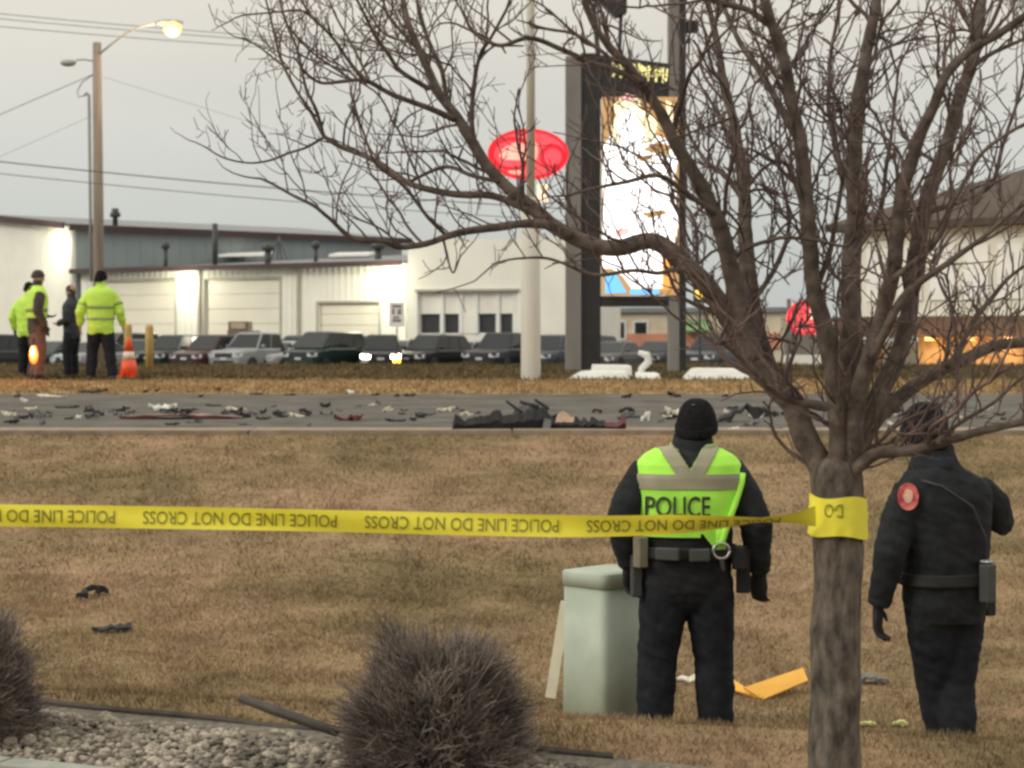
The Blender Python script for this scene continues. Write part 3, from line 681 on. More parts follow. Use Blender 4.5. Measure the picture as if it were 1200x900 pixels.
wire(((-60, 210), (112, 134)), 62, 56, .006, 'faint wire rising to the wooden pole below the service wire', M_wire2)
wire(((120, 90), (420, 182)), 56, 75, .006, 'faint wire falling from the wooden pole behind the tree', M_wire2)

# ------------------------------------------------------------------ cars
M_tyre = mat('tyre', (.02, .02, .02), .85, .2, 5); M_rim = mat('rim', (.35, .35, .36), .35, .1, 5, metal=.6)
M_hl = mat('headlamp', (.55, .57, .58), .15, .1, 5); M_tail = mat('tail_lamp', (.25, .01, .01), .3, .1, 5)
M_hlon = mat('lit_headlamp', (1, .95, .8), .3, 0, 1, emit=(1, .93, .72), estr=20); M_ind = mat('lit_indicator', (1, .6, .1), .3, 0, 1, emit=(1, .55, .05), estr=6)
M_cglass = mat('car_glass', (.02, .024, .027), .15, .1, 2, spec=.3); M_plate = mat('plate', (.6, .6, .58), .5, .05, 3)
def car(kind, paint, loc, yaw, label, lit=False):
    T = {'sedan': (4.7, 1.84, 1.45), 'suv': (4.7, 1.92, 1.76), 'pickup': (5.6, 2.0, 1.86), 'van': (5.0, 1.98, 1.9), 'hatch': (4.3, 1.8, 1.55)}[kind]
    L, W, H = T; h = L/2; hw = W/2; belt = H*.60 if kind != 'sedan' else H*.64; hood = belt-.06
    c = empty('parked_car', loc, yaw, label, 'car', 'cars parked in the lot')
    st = [(h, .42, hood-.22, hw*.80), (h-.06, .34, hood-.12, hw*.88), (h-.35, .26, hood-.04, hw*.965), (h-1.15, .24, hood+.02, hw), (h-1.3, .24, belt, hw),
          (-h+1.0, .24, belt, hw), (-h+.4, .27, belt-.0, hw*.975), (-h+.06, .36, belt-.08, hw*.9), (-h, .46, belt-.2, hw*.82)]
    rings = []
    for x, z0, z1, ww in st:
        zm = z0+(z1-z0)*.55
        rings.append([Vector((x, y, z)) for y, z in ((-ww*.9, z0), (ww*.9, z0), (ww*.985, z0+.1), (ww, zm), (ww*.97, z1-.09), (ww*.88, z1), (-ww*.88, z1), (-ww*.97, z1-.09), (-ww, zm), (-ww*.985, z0+.1))])
    MB().loft(rings).put('body', paint, c, False)
    if kind == 'sedan': cb = [(h-1.25, belt-.02), (h-2.05, H), (-h+1.55, H-.02), (-h+.75, belt-.02)]
    elif kind == 'pickup': cb = [(h-1.45, belt-.02), (h-2.15, H), (-h+2.0, H-.02), (-h+1.85, belt-.02)]
    elif kind == 'van': cb = [(h-.75, belt-.02), (h-1.75, H), (-h+.25, H-.02), (-h+.05, belt-.02)]
    else: cb = [(h-1.2, belt-.02), (h-1.95, H), (-h+.6, H-.03), (-h+.12, belt-.02)]
    wb, wt = hw*.88, hw*.70
    (xa, za), (xb, zb_), (xc, zc), (xd, zd) = cb
    lo_ = [Vector((xa, -wb, za)), Vector((xa, wb, za)), Vector((xd, wb, zd)), Vector((xd, -wb, zd))]
    hi = [Vector((xb, -wt, zb_-.05)), Vector((xb, wt, zb_-.05)), Vector((xc, wt, zc-.05)), Vector((xc, -wt, zc-.05))]
    tp = [Vector((xb-.12, -wt*.86, zb_)), Vector((xb-.12, wt*.86, zb_)), Vector((xc+.12, wt*.86, zc)), Vector((xc+.12, -wt*.86, zc))]
    MB().loft([lo_, hi, tp]).put('cabin', paint, c)
    def pane(a, b, cc, d, nm):     # quad inset on a cabin face, thin slab
        a, b, cc, d = map(Vector, (a, b, cc, d)); m_ = (a+b+cc+d)/4; n_ = (b-a).cross(d-a).normalized()
        if n_.dot(m_-Vector((0, 0, .9))) < 0: n_ = -n_
        q = [m_+(v_-m_)*k for v_, k in ((a, .9), (b, .9), (cc, .88), (d, .88))]
        vs_ = [v_+n_*.012 for v_ in q]+[v_-n_*.02 for v_ in q]
        put(nm, vs_, [[0,1,2,3],[7,6,5,4],[0,4,5,1],[1,5,6,2],[2,6,7,3],[3,7,4,0]], M_cglass, c)
    pane(lo_[0], lo_[1], hi[1], hi[0], 'windscreen'); pane(lo_[3], lo_[2], hi[2], hi[3], 'rear_window')
    for s_, i0, i3 in ((-1, 0, 3), (1, 1, 2)):
        nW = 2 if kind in ('sedan', 'pickup', 'hatch') else 3
        for k in range(nW):
            t0, t1 = k/nW, (k+1)/nW
            pane(lo_[i0].lerp(lo_[i3], t0), lo_[i0].lerp(lo_[i3], t1), hi[i0].lerp(hi[i3], t1), hi[i0].lerp(hi[i3], t0), 'side_window')
    if kind == 'pickup':
        for s_ in (-1, 1): MB().box((-h+.1, s_*hw*.9-.05, belt-.02), (-h+1.8, s_*hw*.9+.05, belt+.14)).put('bed_side', paint, c)
    for s_ in (-1, 1):
        q = MB().add([(h-.075, s_*hw*.52, hood-.32), (h-.02, s_*hw*.80, hood-.32), (h-.20, s_*hw*.93, hood-.30), (h-.22, s_*hw*.93, hood-.14), (h-.05, s_*hw*.78, hood-.16), (h-.05, s_*hw*.52, hood-.17)]+
                     [(h+.012, s_*hw*.50, hood-.34), (h+.012, s_*hw*.78, hood-.34), (h-.12, s_*hw*.945, hood-.32), (h-.14, s_*hw*.945, hood-.15), (h-.015, s_*hw*.78, hood-.15), (h+.005, s_*hw*.50, hood-.17)],
                     [[5,4,3,2,1,0],[6,7,8,9,10,11],[0,1,7,6],[1,2,8,7],[2,3,9,8],[3,4,10,9],[4,5,11,10],[5,0,6,11]])
        q.put('headlight', M_hlon if lit else M_hl, c)
        if lit: MB().box((h-.14, s_*hw*.76-.16, hood-.52), (h+.02, s_*hw*.76+.16, hood-.36)).put('indicator', M_ind if s_ > 0 else M_hl, c)
        MB().box((-h-.015, s_*hw*.66-.13, belt-.42), (-h+.2, s_*hw*.78+.02, belt-.16)).put('tail_light', M_tail, c)
        MB().ball((xa-.25, s_*(wb+.16), belt+.1), (.08, .12, .085), 0, 8, 6).put('mirror', paint, c, True)
        for xw in (h-.92, -h+.95):
            MB().add([(xw+.40*math.cos(k*math.pi/10), s_*(hw+.002), .34+.40*math.sin(k*math.pi/10)) for k in range(11)]+[(xw+.40*math.cos(k*math.pi/10), s_*(hw-.1), .34+.40*math.sin(k*math.pi/10)) for k in range(11)],
                     [list(range(11)), list(range(21, 10, -1))]+[[k, k+1, k+12, k+11] for k in range(10)]+[[0, 11, 21, 10]]).put('wheel_arch', M_black, c)
            wv = MB().lathe([(.22, -.11), (.33, -.11), (.345, -.06), (.345, .06), (.33, .11), (.22, .11)], 16)
            rot = Matrix.Rotation(R(90), 4, 'X')
            t_ = put('wheel', [rot@v_+Vector((xw, s_*(hw-.09), .345)) for v_ in wv.v], wv.f, M_tyre, c, True)
            rv = MB().lathe([(.02, .085), (.2, .07), (.225, .115), (.225, -.1)], 14)
            if s_ > 0: rv.v = [Vector((v_.x, -v_.y, -v_.z)) for v_ in rv.v]
            put('rim', [rot@v_+Vector((xw, s_*(hw-.09), .345)) for v_ in rv.v], rv.f, M_rim, t_, True)
    MB().box((h-.05, -hw*.46, hood-.36), (h+.006, hw*.46, hood-.16)).put('grille', M_black, c)
    MB().box((h-.04, -hw*.55, .44), (h+.02, hw*.55, .56)).put('lower_intake', M_black, c)
    MB().box((h-.03, -.16, .6), (h+.025, .16, .7)).put('licence_plate', M_plate, c)
    return c
def paint(nm, col): return mat('paint_'+nm, [c*.8 for c in col], .35, .06, 2, spec=.35)
pb, pm, pw, psv, pgn, pgr, pbl = paint('black', (.02, .021, .023)), paint('maroon', (.075, .02, .026)), paint('white', (.62, .63, .62)), paint('silver', (.33, .35, .36)), paint('dark_green', (.02, .04, .036)), paint('grey', (.11, .115, .12)), paint('blue_grey', (.06, .075, .09))
CARS = [(-8, 84, 'suv', pb, 'black SUV behind the officer with the orange wand'), (66, 92, 'sedan', pgn, 'dark green sedan seen between the officers across the road'), (112, 90, 'sedan', psv, 'silver sedan behind the officer in the lime jacket'),
        (166, 94, 'hatch', pgr, 'grey hatchback behind the yellow bollards'), (206, 93, 'suv', pgn, 'dark green SUV parked next to the yellow bollards'), (252, 90, 'suv', pm, 'maroon SUV parked before the wide workshop door'),
        (302, 90, 'pickup', psv, 'silver pickup parked beside the maroon SUV'), (336, 91, 'sedan', pw, 'white sedan parked between silver pickup and dark van'), (382, 90, 'van', pgn, 'dark green van parked beside the white sedan'),
        (421, 93, 'sedan', pm, 'maroon sedan beside the car with lit headlights'), (448, 89, 'suv', pb, 'black SUV with both headlights lit'), (508, 90, 'suv', pb, 'black SUV with dark lamps parked under the showroom corner'),
        (548, 95, 'sedan', psv, 'silver sedan half hidden behind two dark SUVs'), (592, 90, 'pickup', pb, 'black pickup parked under the showroom windows'), (650, 91, 'suv', pbl, 'blue grey SUV behind the tall white pole'),
        (722, 92, 'sedan', pgr, 'grey sedan seen between the pylon sign posts'), (838, 88, 'suv', pbl, 'dark SUV parked by the shop with the pink band'),
        (140, 99, 'van', pgr, 'grey van partly hidden behind the traffic cone and bollards'), (232, 99, 'sedan', pb, 'black sedan in the row behind the maroon SUV'), (352, 99, 'suv', pgr, 'grey SUV in the row behind the white sedan'), (400, 98, 'suv', pb, 'black SUV in the row behind the dark green van'),
        (470, 97, 'hatch', pbl, 'blue grey hatchback half hidden behind the car with lit headlights'), (625, 98, 'van', pgr, 'grey van in the row behind the tall white pole'), (690, 97, 'suv', pm, 'maroon SUV behind the wide post of the pylon sign'), (772, 95, 'sedan', pb, 'black sedan behind the narrow post of the pylon sign')]
for i, (px, d, k, pt, lab) in enumerate(CARS):
    q = P(px, 400, d); yaw = R(-90-(28 if k != 'sedan' or i != 10 else 6)+random.uniform(-3, 3))
    if i == 10: yaw = R(-90+2)
    car(k, pt, (q.x, d, .208), yaw, lab, i == 10)
# tan box standing on a truck behind the row
q = P(279, 400, 97); g_ = .21; bt = empty('box_truck', (q.x, 97, g_), 0, 'tall tan cab truck standing behind the maroon SUV', 'truck')
MB().box((-.55, 0, .7), (.55, 4.5, 2.0)).put('body', mat('truck_tan', (.22, .17, .12), .6, .2, 2), bt)
MB().box((-.52, .1, 2.0), (.52, 1.6, 2.45)).put('cab', mat('truck_tan', (.22, .17, .12)), bt); MB().box((-.36, .06, 2.08), (.36, .11, 2.38)).put('windscreen', mat('truck_screen', (.55, .45, .33), .3, .1, 2), bt)
for sx in (-.5, .5):
    for yy in (.6, 3.7):
        rv = MB().lathe([(.1, -.1), (.36, -.1), (.38, 0), (.36, .1), (.1, .1)], 14); rot = Matrix.Rotation(R(90), 4, 'Y')
        put('wheel', [rot@v_+Vector((sx, yy, .37)) for v_ in rv.v], rv.f, M_tyre, bt, True)
    MB().box((sx-.05, .3, .34), (sx+.05, 4.2, .72)).put('chassis_rail', M_black, bt)
# yellow bollards and traffic cone
M_boll = mat('yellow_bollard', (.48, .33, .11), .7, .15, 5)
for px, d, y0, lab in ((150, 41, 379, 'short yellow bollard just behind the traffic cone'), (175, 40, 380, 'yellow bollard standing apart to the right of the traffic cone')):
    q = P(px, y0, d); g_ = gz(q.x, d); hh = q.z-g_
    o = tag(MB().lathe([(.085, -.1), (.085, hh-.06), (.07, hh-.02), (.03, hh)], 16).put('bollard', M_boll, None, True), lab, 'bollard', 'yellow bollards'); o.location = (q.x, d, g_)
q = P(151, 438, 33.5); g_ = gz(q.x, 33.5); cn = empty('traffic_cone', (q.x, 33.5, g_), 0, 'orange traffic cone with pale band beside the officer in lime jacket', 'traffic cone')
M_or = mat('cone_orange', (.85, .10, .03), .5, .05, 3); M_band2 = mat('cone_band', (.8, .62, .55), .4, .05, 3)
MB().box((-.2, -.2, 0), (.2, .2, .035)).put('base', M_or, cn); MB().lathe([(.165, .03), (.115, .32)], 20).put('lower_body', M_or, cn, True)
MB().lathe([(.118, .315), (.09, .46)], 20).put('pale_band', M_band2, cn, True); MB().lathe([(.09, .455), (.04, .68), (.03, .7)], 20).put('tip', M_or, cn, True)

# ------------------------------------------------------------------ people
M_navy = mat('dark_navy_cloth', (.020, .022, .025), .9, .25, 14, .3, spec=.2); M_trs = mat('dark_trouser_cloth', (.015, .017, .022), .9, .25, 14, .3, spec=.2)
M_skin = mat('skin', (.42, .25, .17), .6, .1, 10); M_glove = mat('black_glove', (.016, .016, .017), .8, .2, 20); M_boot = mat('black_boot', (.014, .013, .013), .5, .2, 10)
M_knit = mat('black_knit', (.013, .013, .014), .95, .3, 60, .4, spec=.1); M_lime = mat('hi_vis_lime', (.42, .90, .085), .75, .06, 9, .1)
M_lime2 = mat('hi_vis_yellow_lime', (.52, .80, .10), .75, .08, 6, .1); M_refl = mat('grey_reflective_tape', (.30, .285, .19), .5, .08, 12); M_refl2 = mat('dim_reflective_tape', (.24, .32, .10), .5, .1, 12)
M_letter = mat('black_print', (.03, .04, .02), .7, .2, 8); M_brown = mat('brown_trousers', (.16, .085, .065), .9, .2, 9); M_dkbr = mat('dark_brown_sleeve', (.055, .045, .040), .9, .2, 9)
M_belt = mat('belt_leather', (.010, .010, .010), .75, .2, 9); M_pouch = mat('grey_pouch', (.045, .048, .048), .6, .2, 9); M_steel = mat('steel', (.4, .4, .4), .3, .1, 5, metal=.8); M_tanr = mat('tan_radio', (.20, .19, .13), .6, .2, 9)
M_eye = mat('eye', (.05, .04, .035), .3, .1, 9)
TORSO = [(.80, 0, 0, .165, .125), (.88, 0, 0, .190, .140), (.97, 0, 0, .198, .145), (1.06, 0, 0, .195, .140), (1.18, 0, 0, .208, .148), (1.30, 0, .005, .222, .155), (1.40, 0, .005, .232, .150),
         (1.46, 0, 0, .222, .135), (1.50, 0, 0, .190, .118), (1.53, 0, 0, .145, .100), (1.56, 0, 0, .100, .088), (1.60, 0, .005, .075, .080), (1.66, 0, .01, .066, .075)]
def tors(z, T):
    z = max(T[0][0], min(T[-1][0], z))
    for a, b in zip(T, T[1:]):
        if z <= b[0]:
            t = (z-a[0])/(b[0]-a[0]); return [lerp(a[i], b[i], t) for i in range(1, 5)]
def tp(z, th, T, off=0.0, p=2.4):
    cx, cy, rx, ry = tors(z, T); c, s = math.cos(th), math.sin(th)
    f = lambda v: math.copysign(abs(v)**(2/p), v)
    q = Vector((cx+rx*f(c), cy+ry*f(s), z))
    if off:
        e = .02; cx2, cy2, rx2, ry2 = tors(z+e, T); cx1, cy1, rx1, ry1 = tors(z-e, T)
        du = Vector((cx2-cx1+(rx2-rx1)*f(c), cy2-cy1+(ry2-ry1)*f(s), 2*e)); dt = Vector((-rx*s, ry*c, 0))
        n_ = dt.cross(du); n_ = n_.normalized() if n_.length > 1e-8 else Vector((c, s, 0))
        q += n_*off
    return q
def hand(mb, wrist, d, s, size=1.0, curl=.5, tagv=3):
    d = d.normalized(); s = (s-d*s.dot(d)).normalized(); n_ = d.cross(s)     # s: towards thumb, n_: palm side
    w = Vector(wrist); k = size
    rings = []
    for t, a, b in ((-.02, .030, .024), (.02, .036, .022), (.06, .044, .019), (.095, .042, .016), (.105, .034, .012)):
        c = w+d*t*k; rings.append([c+(s*math.cos(u)*a+n_*math.sin(u)*b)*k for u in [2*math.pi*i/12 for i in range(12)]])
    mb.loft(rings, True, tagv)
    for i, L in enumerate((.070, .080, .075, .058)):
        o = w+(d*.092+s*(.031-.0205*i))*k; a1 = curl*.6; a2 = curl*1.5; a3 = curl*2.2
        p1 = o+(d*math.cos(a1)+n_*math.sin(a1))*L*.45*k; p2 = p1+(d*math.cos(a2)+n_*math.sin(a2))*L*.33*k; p3 = p2+(d*math.cos(a3)+n_*math.sin(a3))*L*.26*k
        mb.tube([o-d*.02*k, o, p1, p2, p3], [.0095*k, .0098*k, .0092*k, .0086*k, .006*k], 8, tagv)
    o = w+(d*.025+s*.030)*k; p1 = o+(d*.6+s*.75+n_*.2).normalized()*.04*k; p2 = p1+(d*.9+s*.25+n_*.35).normalized()*.032*k
    mb.tube([w+d*.015*k+s*.01*k, o, p1, p2], [.014*k, .0135*k, .011*k, .0075*k], 8, tagv)
def person(loc, rz, T, arms, legs, head, mats, label, voxel=.012, boots=None, wrinkle=.006, curl=.6, hand_side=None, seed=1):
    ob = empty('person', loc, rz, label, 'person')
    mb = MB()
    rings = [[tp(z, 2*math.pi*k/28, T) for k in range(28)] for z in [T[0][0]+(T[-1][0]-T[0][0])*i/36 for i in range(37)]]
    mb.loft(rings, True, 0)
    mb.ball((T[0][1], T[0][2], .86), (.175, .135, .12), 1, 14, 8)
    for i, (sh, el, wr, fd) in enumerate(arms):
        sh, el, wr = Vector(sh), Vector(el), Vector(wr); m1 = sh.lerp(el, .5); m2 = el.lerp(wr, .5)
        inn = sh.copy(); inn.x *= .5; inn.z -= .07; sh = sh-Vector((0, 0, .025))
        mb.tube([inn, sh, m1, el, m2, wr-(wr-el)*.02], [.075, .090, .088, .080, .068, .054], 14, 0)
        hand(mb, wr, Vector(fd), Vector((0, 1, 0)) if hand_side is None else Vector(hand_side[i]), 1.05 if hand_side is None else 1.18, curl)
    for i, (hp, kn, an) in enumerate(legs):
        hp, kn, an = Vector(hp), Vector(kn), Vector(an)
        mb.tube([hp+Vector((0, 0, .06)), hp, hp.lerp(kn, .45), kn, kn.lerp(an, .4), an.lerp(kn, .15), an], [.112, .124, .116, .098, .096, .086, .082], 16, 1)
        fdir = Vector(boots[i]) if boots else Vector((0, 1, 0)); u = fdir.normalized(); s_ = Vector((-u.y, u.x, 0)); zz = an.z
        rings = []
        for t, a, b in ((-.09, .03, .06), (-.07, .042, .09), (0, .045, .11), (.08, .046, .085), (.15, .048, .065), (.20, .034, .05), (.215, .015, .03)):
            c = an+u*t; c.z = zz-.09+b*.5-.002
            rings.append([c+s_*math.copysign(abs(math.cos(q))**.8, math.cos(q))*a+Vector((0, 0, math.copysign(abs(math.sin(q))**.7, math.sin(q))*b*.5)) for q in [2*math.pi*k/12 for k in range(12)]])
        mb.loft(rings, True, 4); mb.tube([an+Vector((0, 0, -.06)), an+Vector((0, 0, .06))], .052, 12, 4)
    hx, hy, hz, hyaw = head; hr = Matrix.Rotation(hyaw, 3, 'Z'); hc = Vector((hx, hy, hz))
    hm = MB()
    hr_ = [(-.125, .030, .04, .030), (-.11, .048, .055, .024), (-.07, .062, .075, .012), (-.02, .072, .092, .004), (.03, .077, .098, 0), (.07, .072, .092, -.004), (.10, .056, .072, -.006), (.12, .03, .04, -.006)]
    hm.loft([[Vector((a*math.cos(q), c+b*math.sin(q), z)) for q in [2*math.pi*k/18 for k in range(18)]] for z, a, b, c in hr_], True, 2)
    hm.tube([(0, .088, .012), (0, .108, -.022), (0, .112, -.036), (0, .092, -.044)], [.009, .013, .016, .010], 8, 2)
    hm.tube([(-.024, .078, -.066), (0, .086, -.066), (.024, .078, -.066)], [.006, .008, .006], 6, 2)
    for s_ in (-1, 1): hm.ball((s_*.078, -.004, -.008), (.012, .022, .034), 2, 8, 6)
    mb.add([hr@v+hc for v in hm.v], hm.f, 2)
    src = [v.copy() for v in mb.v]; kt = kdtree.KDTree(len(src))
    # tag lookup: surface samples
    smp = []
    for f in mb.f:
        c = sum((mb.v[i] for i in f), Vector())/len(f); smp.append((c, mb.t[f[0]]))
        for i in f: smp.append((mb.v[i], mb.t[i]))
    kt = kdtree.KDTree(len(smp))
    for i, (c, _) in enumerate(smp): kt.insert(c, i)
    kt.balance()
    tmp = mb.put('tmp', M_navy)
    md = tmp.modifiers.new('r', 'REMESH'); md.mode = 'VOXEL'; md.voxel_size = voxel; md.use_smooth_shade = True
    sm = tmp.modifiers.new('s', 'SMOOTH'); sm.factor = .5; sm.iterations = 2
    dg = bpy.context.evaluated_depsgraph_get(); dg.update()
    me = bpy.data.meshes.new_from_object(tmp.evaluated_get(dg)); bpy.data.objects.remove(tmp)
    me.materials.clear()
    for m_ in mats: me.materials.append(m_)
    nrm = [v.normal.copy() for v in me.vertices]
    vt = []
    for v, n_ in zip(me.vertices, nrm):
        t_ = smp[kt.find(v.co)[1]][1]; vt.append(t_)
        if t_ in (0, 1):
            q = v.co*1.0
            wv = noise.noise((q.x*9+seed, q.y*9, q.z*13))+.6*noise.noise((q.x*20, q.y*20+seed, q.z*28))+.7*(1-abs(noise.noise((q.x*6+seed, q.y*6, q.z*17+q.x*8)))*3)
            v.co += n_*wv*wrinkle
    for p in me.polygons:
        ts = [vt[i] for i in p.vertices]; p.material_index = max(set(ts), key=ts.count); p.use_smooth = True
    me.name = 'body'; b = bpy.data.objects.new('body', me); COL.objects.link(b); b.parent = ob
    for s_ in (-1, 1):
        e = MB().ball(hr@Vector((s_*.031, .086, .012))+hc, (.012, .008, .008), 0, 8, 6).put('eye', M_eye, ob, True)
    return ob
def shell(name, parent, m, T, zr, pred, off, nz=90, nth=150, thick=.008):
    vs, fs = [], []; idx = {}
    def vid(i, j):
        k = (i, j % nth)
        if k not in idx:
            z = zr[0]+(zr[1]-zr[0])*i/nz; th = 2*math.pi*(j % nth)/nth
            idx[k] = len(vs); q = tp(z, th, T, off); q += Vector((0, 0, 0)); wv = noise.noise((q.x*9, q.y*9, q.z*11))
            vs.append(tp(z, th, T, off+wv*.005))
        return idx[k]
    for i in range(nz):
        for j in range(nth):
            z = zr[0]+(zr[1]-zr[0])*(i+.5)/nz; th = 2*math.pi*(j+.5)/nth; q = tp(z, th, T)
            if pred(q.x, q.y, z, th): fs.append([vid(i, j), vid(i, j+1), vid(i+1, j+1), vid(i+1, j)])
    o = put(name, vs, fs, m, parent, True)
    sd = o.modifiers.new('thickness', 'SOLIDIFY'); sd.thickness = thick; sd.offset = -1
    return o
def cap(name, parent, head, m, r=.098, z0=-.01, top=.135, back=-.045):
    hx, hy, hz, yaw = head; hr = Matrix.Rotation(yaw, 3, 'Z'); rings = []
    for t in range(9):
        a = t/8*math.pi/2*.97; rr_ = math.cos(a)**.75
        ring_ = []
        for k in range(24):
            q = 2*math.pi*k/24; c, s_ = math.cos(q), math.sin(q); zlow = z0+(back-z0)*(.5-.5*s_)
            z = zlow+(top-zlow)*math.sin(a); ring_.append(hr@Vector((r*c*rr_*.92, r*s_*rr_*1.12, z))+Vector((hx, hy, hz)))
        rings.append(ring_)
    o = MB().loft(rings).put(name, m, parent, True)
    rim = [[hr@Vector((r*1.04*.92*math.cos(q)*k, r*1.04*1.12*math.sin(q)*k, z0+(back-z0)*(.5-.5*math.sin(q))+dz))+Vector((hx, hy, hz)) for q in [2*math.pi*i/24 for i in range(24)]] for k, dz in ((.96, -.01), (1, 0), (1, .03), (.96, .04))]
    MB().loft(rim).put('brim', m, o, True)
    return o
# --- officer with the lime POLICE vest, seen from behind
T1 = [(z, x+.012*max(0, z-1), y, a*1.09 if z > 1.1 else a*1.14, b*1.09) if z < 1.55 else (z, x+.03, y, a*1.1, b*1.1) for z, x, y, a, b in TORSO]
T1 = [(z+(.055 if z < 1.55 else .03), *r) for z, *r in T1]
d1 = 10.0; q = P(805, 876, d1); o1 = Vector((q.x, d1, gz(q.x, d1)))
hd1 = (.050, .03, 1.735, R(-14))
UP = Vector((0, 0, .055))
arms1 = [((-.225, 0, 1.43), (-.325, -.05, 1.17), (-.285, .03, .935), (.10, .12, -1)), ((.235, 0, 1.43), (.335, -.05, 1.15), (.360, .02, .895), (-.02, .10, -1))]
arms1 = [(Vector(a)+UP, Vector(b)+UP, Vector(c)+UP, d) for a, b, c, d in arms1]
legs1 = [((-.105, 0, .90), (-.145, .02, .49), (-.165, -.02, .09)), ((.105, 0, .90), (.135, .03, .49), (.145, .0, .09))]
pA = person(o1, 0, T1, arms1, legs1, hd1, [M_navy, M_trs, M_skin, M_glove, M_boot], 'officer in lime POLICE vest and black beanie standing beside the green utility box', .0085, wrinkle=.0048, curl=.75, hand_side=[(.75, .6, 0), (-.75, .6, 0)])
pA.scale = (1.06, 1.06, 1.0)
cap('beanie', pA, hd1, M_knit, .112, .0, .13, -.075)
# raised jacket collar
mb = MB(); rings = [[Vector((.03+a*math.cos(t), .01+b*math.sin(t), z+.02*math.sin(t))) for t in [2*math.pi*k/20 for k in range(20)]] for z, a, b in ((1.58, .125, .115), (1.61, .108, .11), (1.65, .098, .105), (1.67, .096, .10), (1.67, .08, .085), (1.60, .08, .085))]
mb.loft(rings).put('collar', M_navy, pA, True)
def vest1(x, y, z, th):
    z -= .055
    if y < .02 or True:
        back = y < 0
        if z > 1.585: return False
        if back:
            if z > 1.45 and abs(x-.0) < (z-1.44)*.62: return False        # dark V at the neck
            hem = 1.10-.0*(x) if x < .05 else 1.12-.10*max(0, 1-abs(x-.13)/.07)
            if z < hem: return False
            edge = lerp(.12, .27, (z-1.08)/.36)                            # slanted armhole on the right side
            if x > edge: return False
            return True
        return z > 1.12 and abs(x) > .05 and x < .2
def stripe1(x, y, z, th):
    z -= .055
    if y < 0:
        if 1.345 < z < 1.420 and x < lerp(.12, .27, (z-1.08)/.36)-.0: return True
        if z >= 1.415 and z < 1.578:
            e = (z-1.42)*.62; lo_ = max(e, 0) if z > 1.43 else 0
            c_ = (z-1.415)*.62
            return (c_-.014 < abs(x) < c_+.062) and z > 1.418
        return False
    return 1.345 < z < 1.420 and abs(x) > .05 and x < .2
vo = shell('vest', pA, M_lime, T1, (1.075, 1.62), vest1, .022, 230, 320)
shell('reflective_stripe', vo, M_refl, T1, (1.355, 1.615), stripe1, .027, 150, 340, .004)
# hanging strap end of the vest
MB().loft([[tp(z, th, T1, of) for th, of in ((-1.10, .024), (-.86, .024), (-.86, .034), (-1.10, .034))] for z in (1.195, 1.155, 1.115, 1.09)]).put('strap_end', M_lime, vo, True)
MB().tube([tp(lerp(1.475, 1.115, k/10), lerp(-.42, -1.0, k/10), T1, .032) for k in range(11)], .017, 8).put('vest_edging', M_lime, vo, True)
def on_back(x, z, T, off):
    lo_, hi_ = -math.pi, 0.0
    for _ in range(30):
        m_ = (lo_+hi_)/2
        if tp(z, m_, T).x < x: lo_ = m_
        else: hi_ = m_
    return tp(z, m_, T, off)
V, Fc = text_mesh('POLICE', .012); wx_, hx_ = V[:, 0].max(), V[:, 1].max()
put('lettering', [on_back(-.195+v[0]/wx_*.285, 1.262+v[1]/hx_*.105, T1, .031) for v in V], Fc, M_letter, vo)
# duty belt and gear
bl = shell('duty_belt', pA, M_belt, T1, (1.04, 1.10), lambda x, y, z, th: True, .022, 6, 80, .006)
def gear(nm, th, z0, z1, w_, dep, m, T=T1, par=None):
    z0, z1 = (z0+.055, z1+.055) if T is T1 else (z0, z1); c = tp((z0+z1)/2, th, T, .03); n_ = Vector((math.cos(th), math.sin(th), 0)); u = Vector((-n_.y, n_.x, 0))
    b = MB().obox(Vector((c.x, c.y, 0)), u, n_, E, (-w_/2, -.01, z0), (w_/2, dep, z1))
    o = b.put(nm, m, par); md = o.modifiers.new('b', 'BEVEL'); md.width = .008; md.segments = 2; return o
gear('pouch', -1.95, .985, 1.05, .12, .03, M_pouch, par=pA); gear('pouch', -1.45, .98, 1.045, .10, .03, M_pouch, par=pA)
gear('radio', -2.62, .94, 1.10, .06, .045, M_tanr, par=pA); gear('magazine_pouch', -.45, .93, 1.05, .08, .05, M_belt, par=pA)
ho = gear('holster', -.12, .80, 1.03, .09, .06, M_belt, par=pA); gear('holster_tail', -2.9, .78, 1.0, .05, .04, M_pouch, par=pA)
c = tp(1.085, -1.02, T1, .05); MB().tube([c+Vector((.04*math.cos(a), 0, .04*math.sin(a))) for a in [2*math.pi*k/16 for k in range(17)]], .008, 6).put('handcuff', M_steel, pA, True)
MB().tube([c+Vector((0, 0, -.04)), c+Vector((.01, 0, -.10))], [.012, .008], 6).put('key_strap', M_pouch, pA)

